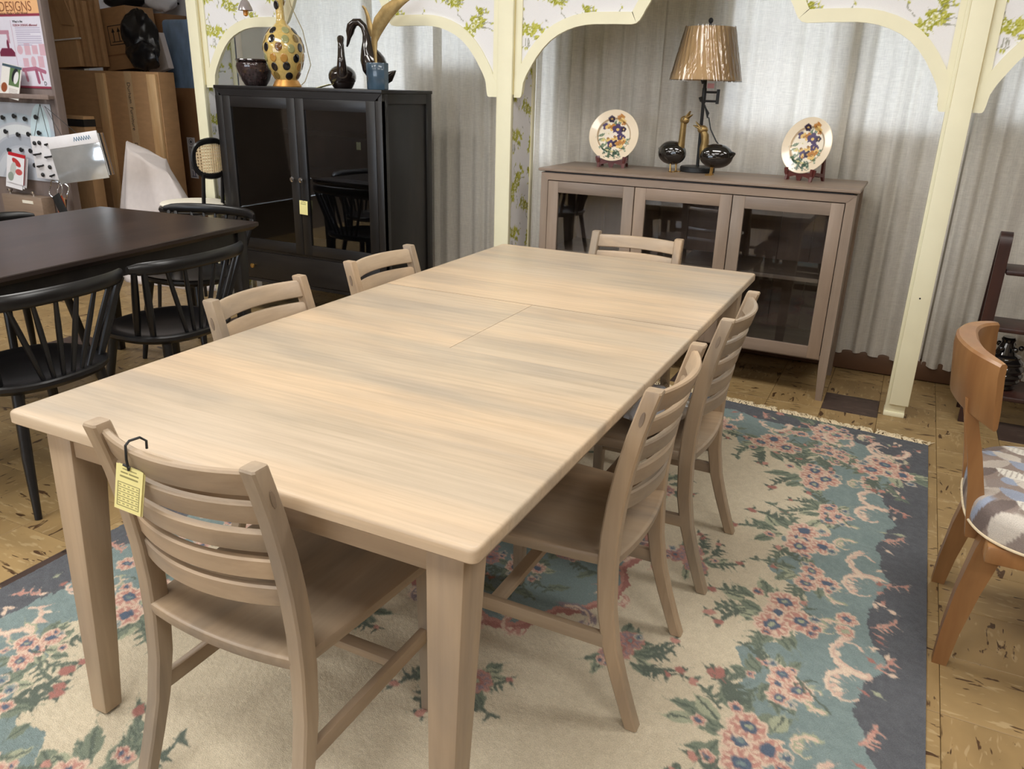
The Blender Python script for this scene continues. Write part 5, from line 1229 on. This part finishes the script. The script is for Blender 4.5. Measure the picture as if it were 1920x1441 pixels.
# ------------------------------------------------------------------ storage corner: cartons, foam, bags
BX = thing('carton', 'tall brown furniture carton with two pine battens and printed tape', 'box', (0,0,0))
obj('body', MB().box(-4.60,-3.392,3.42,3.56,0,1.408,.004), M_CARD, BX)
for xa in (-4.025,-3.490): obj('batten', MB().box(xa,xa+.088,3.395,3.42,.05,1.392,.003), M_PINE, BX)
obj('tape', MB().box(-3.742,-3.668,3.4178,3.4198,.05,1.408), M_TAPE, BX)
obj('tape', MB().box(-3.742,-3.668,3.42,3.555,1.4085,1.4095), M_TAPE, BX)
for k in range(3):
    text('printing', 'Durham', .044, (-3.720, 3.4172, 1.335-k*.42), (math.pi/2, math.pi/2, 0), M_BLACKINK, BX); text('printing', 'Furniture', .044, (-3.720, 3.4172, 1.165-k*.42), (math.pi/2, math.pi/2, 0), M_BLACKINK, BX)
obj('seam', MB().box(-4.59,-4.03,3.4185,3.4198,1.0,1.003), M_CARD3, BX)
t = thing('carton', 'flattened cardboard sheets bundled with a white strap on top of the tall carton', 'box', (-4.51, 3.59, 1.424)); t.rotation_euler = (0, math.radians(-3), 0)
for k in range(5): obj('sheet', MB().box(-.26+.02*k,.22+.013*k,-.10+.045*k,-.062+.045*k,.0005,.50-.02*(k % 3),.004), (M_CARD2, M_CARD)[k % 2], t)
obj('flap', MB().hexa([(.10,-.11,.30),(.25,-.11,.28),(.25,-.102,.28),(.10,-.102,.30)], [(.08,-.135,.49),(.20,-.125,.47),(.20,-.117,.47),(.08,-.127,.49)]), M_CARD2, t)
obj('strap', MB().box(-.28,.285,-.113,-.100,.188,.199,.001), M_STRAP, t)
t = thing('carton', 'brown carton with two black up-arrows in a square on top of the tall carton', 'box', (-4.115, 3.72, 1.424)); t.rotation_euler = (0, math.radians(-5), 0)
obj('body', MB().box(-.17,.145,0,.26,0,.44,.003), M_CARD, t)
ar = MB(); f_ = -.0012
for q in ((-.085,.085,.175,.181),(-.085,.085,.309,.315),(-.085,-.079,.181,.309),(.079,.085,.181,.309),(-.055,.055,.195,.201)): ar.box(q[0],q[1],f_,-.0002,q[2],q[3])
for xa in (-.03,.03):
    ar.box(xa-.004,xa+.004,f_,-.0002,.201,.275); ar.prism([(xa-.018,.265),(xa+.018,.265),(xa,.298)], 'y', f_, -.0002)
obj('arrow_print', ar, M_BLACKINK, t)
obj('tape', MB().box(-.17,.145,-.0015,-.0002,.10,.112), M_CARD3, t)
t = thing('carton', 'plain carton hidden behind the tall battened carton, carrying the upper boxes', 'box', (0,0,0))
obj('body', MB().box(-4.60,-3.87,3.57,3.99,0,1.408,.004), M_CARD3, t); obj('tape', MB().box(-4.28,-4.22,3.572,3.988,1.408,1.409), M_TAPE, t)
t = thing('carton', 'small carton with a dark top band between display board and tall carton', 'box', (0,0,0))
obj('body', MB().box(-4.06,-3.80,3.08,3.17,0,1.10,.003), M_CARD2, t); obj('band', MB().box(-4.062,-3.798,3.0775,3.1725,1.03,1.08), M_IRON, t)
t = thing('carton', 'narrow dark brown carton with a white handling-symbol label behind the left cream post', 'box', (0,0,0))
obj('body', MB().box(-3.74,-3.22,3.83,3.98,0,1.30,.003), M_CARD3, t)
lb = Canvas(.085, .31, .0025, (222,222,228), 0)
for k in range(5):
    yy_ = .032+k*.061
    if k in (0, 2): lb.ell(.042,yy_,.024,.024,0,(110,112,124)); lb.ell(.042,yy_,.019,.019,0,(222,222,228)); lb.ell(.042,yy_,.011,.011,0,(70,72,84))
    elif k == 4:
        for dx_ in (-.012,.012): lb.stroke([(.042+dx_,yy_-.018),(.042+dx_,yy_+.012)], .0035, (60,64,110))
        lb.stroke([(.02,yy_+.02),(.064,yy_+.02)], .003, (60,64,110))
    else: lb.put(.042,yy_,.05, lambda X, Y: .003-np.abs(np.maximum(np.abs(X),np.abs(Y))-.021), (130,132,144)); lb.stroke([(.032,yy_+.012),(.046,yy_),(.040,yy_-.012)], .005, (60,60,70))
sheet('label', lb, -3.632, .94, 3.8275, M_PRINT, t, .001)
t = thing('carton', 'dim brown carton at the back under the white plastic bag', 'box', (0,0,0)); obj('body', MB().box(-4.75,-4.0,4.04,4.30,0,1.845,.003), M_CARD3, t); obj('tape', MB().box(-4.23,-4.19,4.037,4.0395,0,1.845), M_TAPE, t)
t = thing('mattress', 'narrow mattress standing upright in blue plastic wrap behind the left post', 'mattress', (0,0,0))
obj('body', MB().box(-3.99,-3.40,4.02,4.16,.02,1.80,.03,4), M_BLUEWRAP, t)
def lumpy(c, rad, seed, amp=.18, n=28, k=20, power=2.4):
    rs = np.random.RandomState(seed); ph = rs.rand(8)*6.28; rings = []
    for i in range(k+1):
        a = math.pi*i/k; ring = []
        for j in range(n):
            b = 2*math.pi*j/n; d = 1+amp*(math.sin(3*b+ph[0]+2*a)*.4+math.sin(5*b+ph[1]-3*a)*.3+math.sin(2*b+5*a+ph[2])*.3+math.sin(9*b+7*a+ph[3])*.18)
            sa = max(1e-3, math.sin(a)); ring.append((c[0]+rad[0]*d*sa*math.cos(b), c[1]+rad[1]*d*sa*math.sin(b), c[2]-rad[2]*(1+.3*(d-1))*math.cos(a)))
        rings.append(ring)
    return MB().loft(rings)
t = thing('plastic_bag', 'black plastic bag draped on the cartons beside the blue mattress', 'bag', (0,0,0))
obj('body', lumpy((-3.74,3.60,1.625), (.135,.10,.20), 3, .34), M_BAG, t); obj('drape', lumpy((-3.60,3.50,1.515), (.13,.06,.095), 9, .36), M_BAG, t)
t = thing('plastic_bag', 'white plastic bag at the top behind the up-arrow carton', 'bag', (0,0,0)); obj('body', lumpy((-4.12,4.18,1.985), (.15,.09,.12), 5, .2), M_WHITEBAG, t)
t = thing('plastic_bag', 'dark plastic bag at the top edge behind the strapped cardboard', 'bag', (0,0,0)); obj('body', lumpy((-4.52,4.16,1.960), (.20,.09,.10), 8, .2), M_BAG, t)
t = thing('foam_board', 'pale foam board leaning behind the black plastic bag', 'foam', (-3.82, 3.80, 1.41)); obj('slab', MB().box(-.10,.12,0,.05,.0,.26,.004, M=Matrix.Rotation(-.25, 4, 'Y')), M_FOAM, t)
# crumpled foam sheet draped in front of the tall carton
fm = thing('foam_sheet', 'white packing foam sheet draped in a cone before the tall carton', 'foam', (0,0,0))
n, k = 41, 30; V_ = np.zeros((k, n, 3))
for i in range(k):
    h_ = i/(k-1)           # 0 bottom, 1 top
    for j in range(n):
        t_ = j/(n-1); a = math.pi*(1.08-1.16*t_)      # left to right round the front
        xr = -.10+.0*h_; base_x = -3.34+.34*math.cos(a)*(1-.62*h_)*(1.0 if t_ < .5 else 2.3); base_y = 3.16-.24*math.sin(a)*(1-.55*h_)
        topz = .955-.05*abs(t_-.30)*2-(.34*max(0, t_-.38))*1.0
        fold = .018*math.sin(9*t_*math.pi+2*h_)*(1-.4*h_)
        V_[i, j] = (base_x+.05*h_*(1-t_), base_y-fold, topz*h_)
me = bpy.data.meshes.new('sheet'); me.from_pydata([tuple(p) for p in V_.reshape(-1,3).tolist()], [], grid_faces(n, k).tolist()); me.update(); me.polygons.foreach_set('use_smooth', [True]*len(me.polygons)); me.materials.append(M_FOAM)
o = bpy.data.objects.new('sheet', me); link(o, fm); so = o.modifiers.new('t', 'SOLIDIFY'); so.thickness = .004
tp_ = MB(); tp_.loft([[tuple(V_[k-1, j]) for j in range(n)], [tuple(V_[k-1, j]*.5+np.array((-3.22,3.22,.86))*.5) for j in range(n)], [(-3.22+.001*j,3.22,.84) for j in range(n)]], False, False); obj('fold', tp_, M_FOAM, fm)
# plastic wrap lying on the second right-hand chair seat
t = thing('plastic_wrap', 'crumpled clear plastic on the seat of the chair nearest the sideboard', 'plastic', (0,0,0))
obj('sheet', lumpy((.965,1.33,.475), (.10,.13,.040), 14, .3, 36, 18), simple('clear_crumpled_film', s(206,210,218), .15, 0, .1, 20, bump=.5, coat=.5), t)
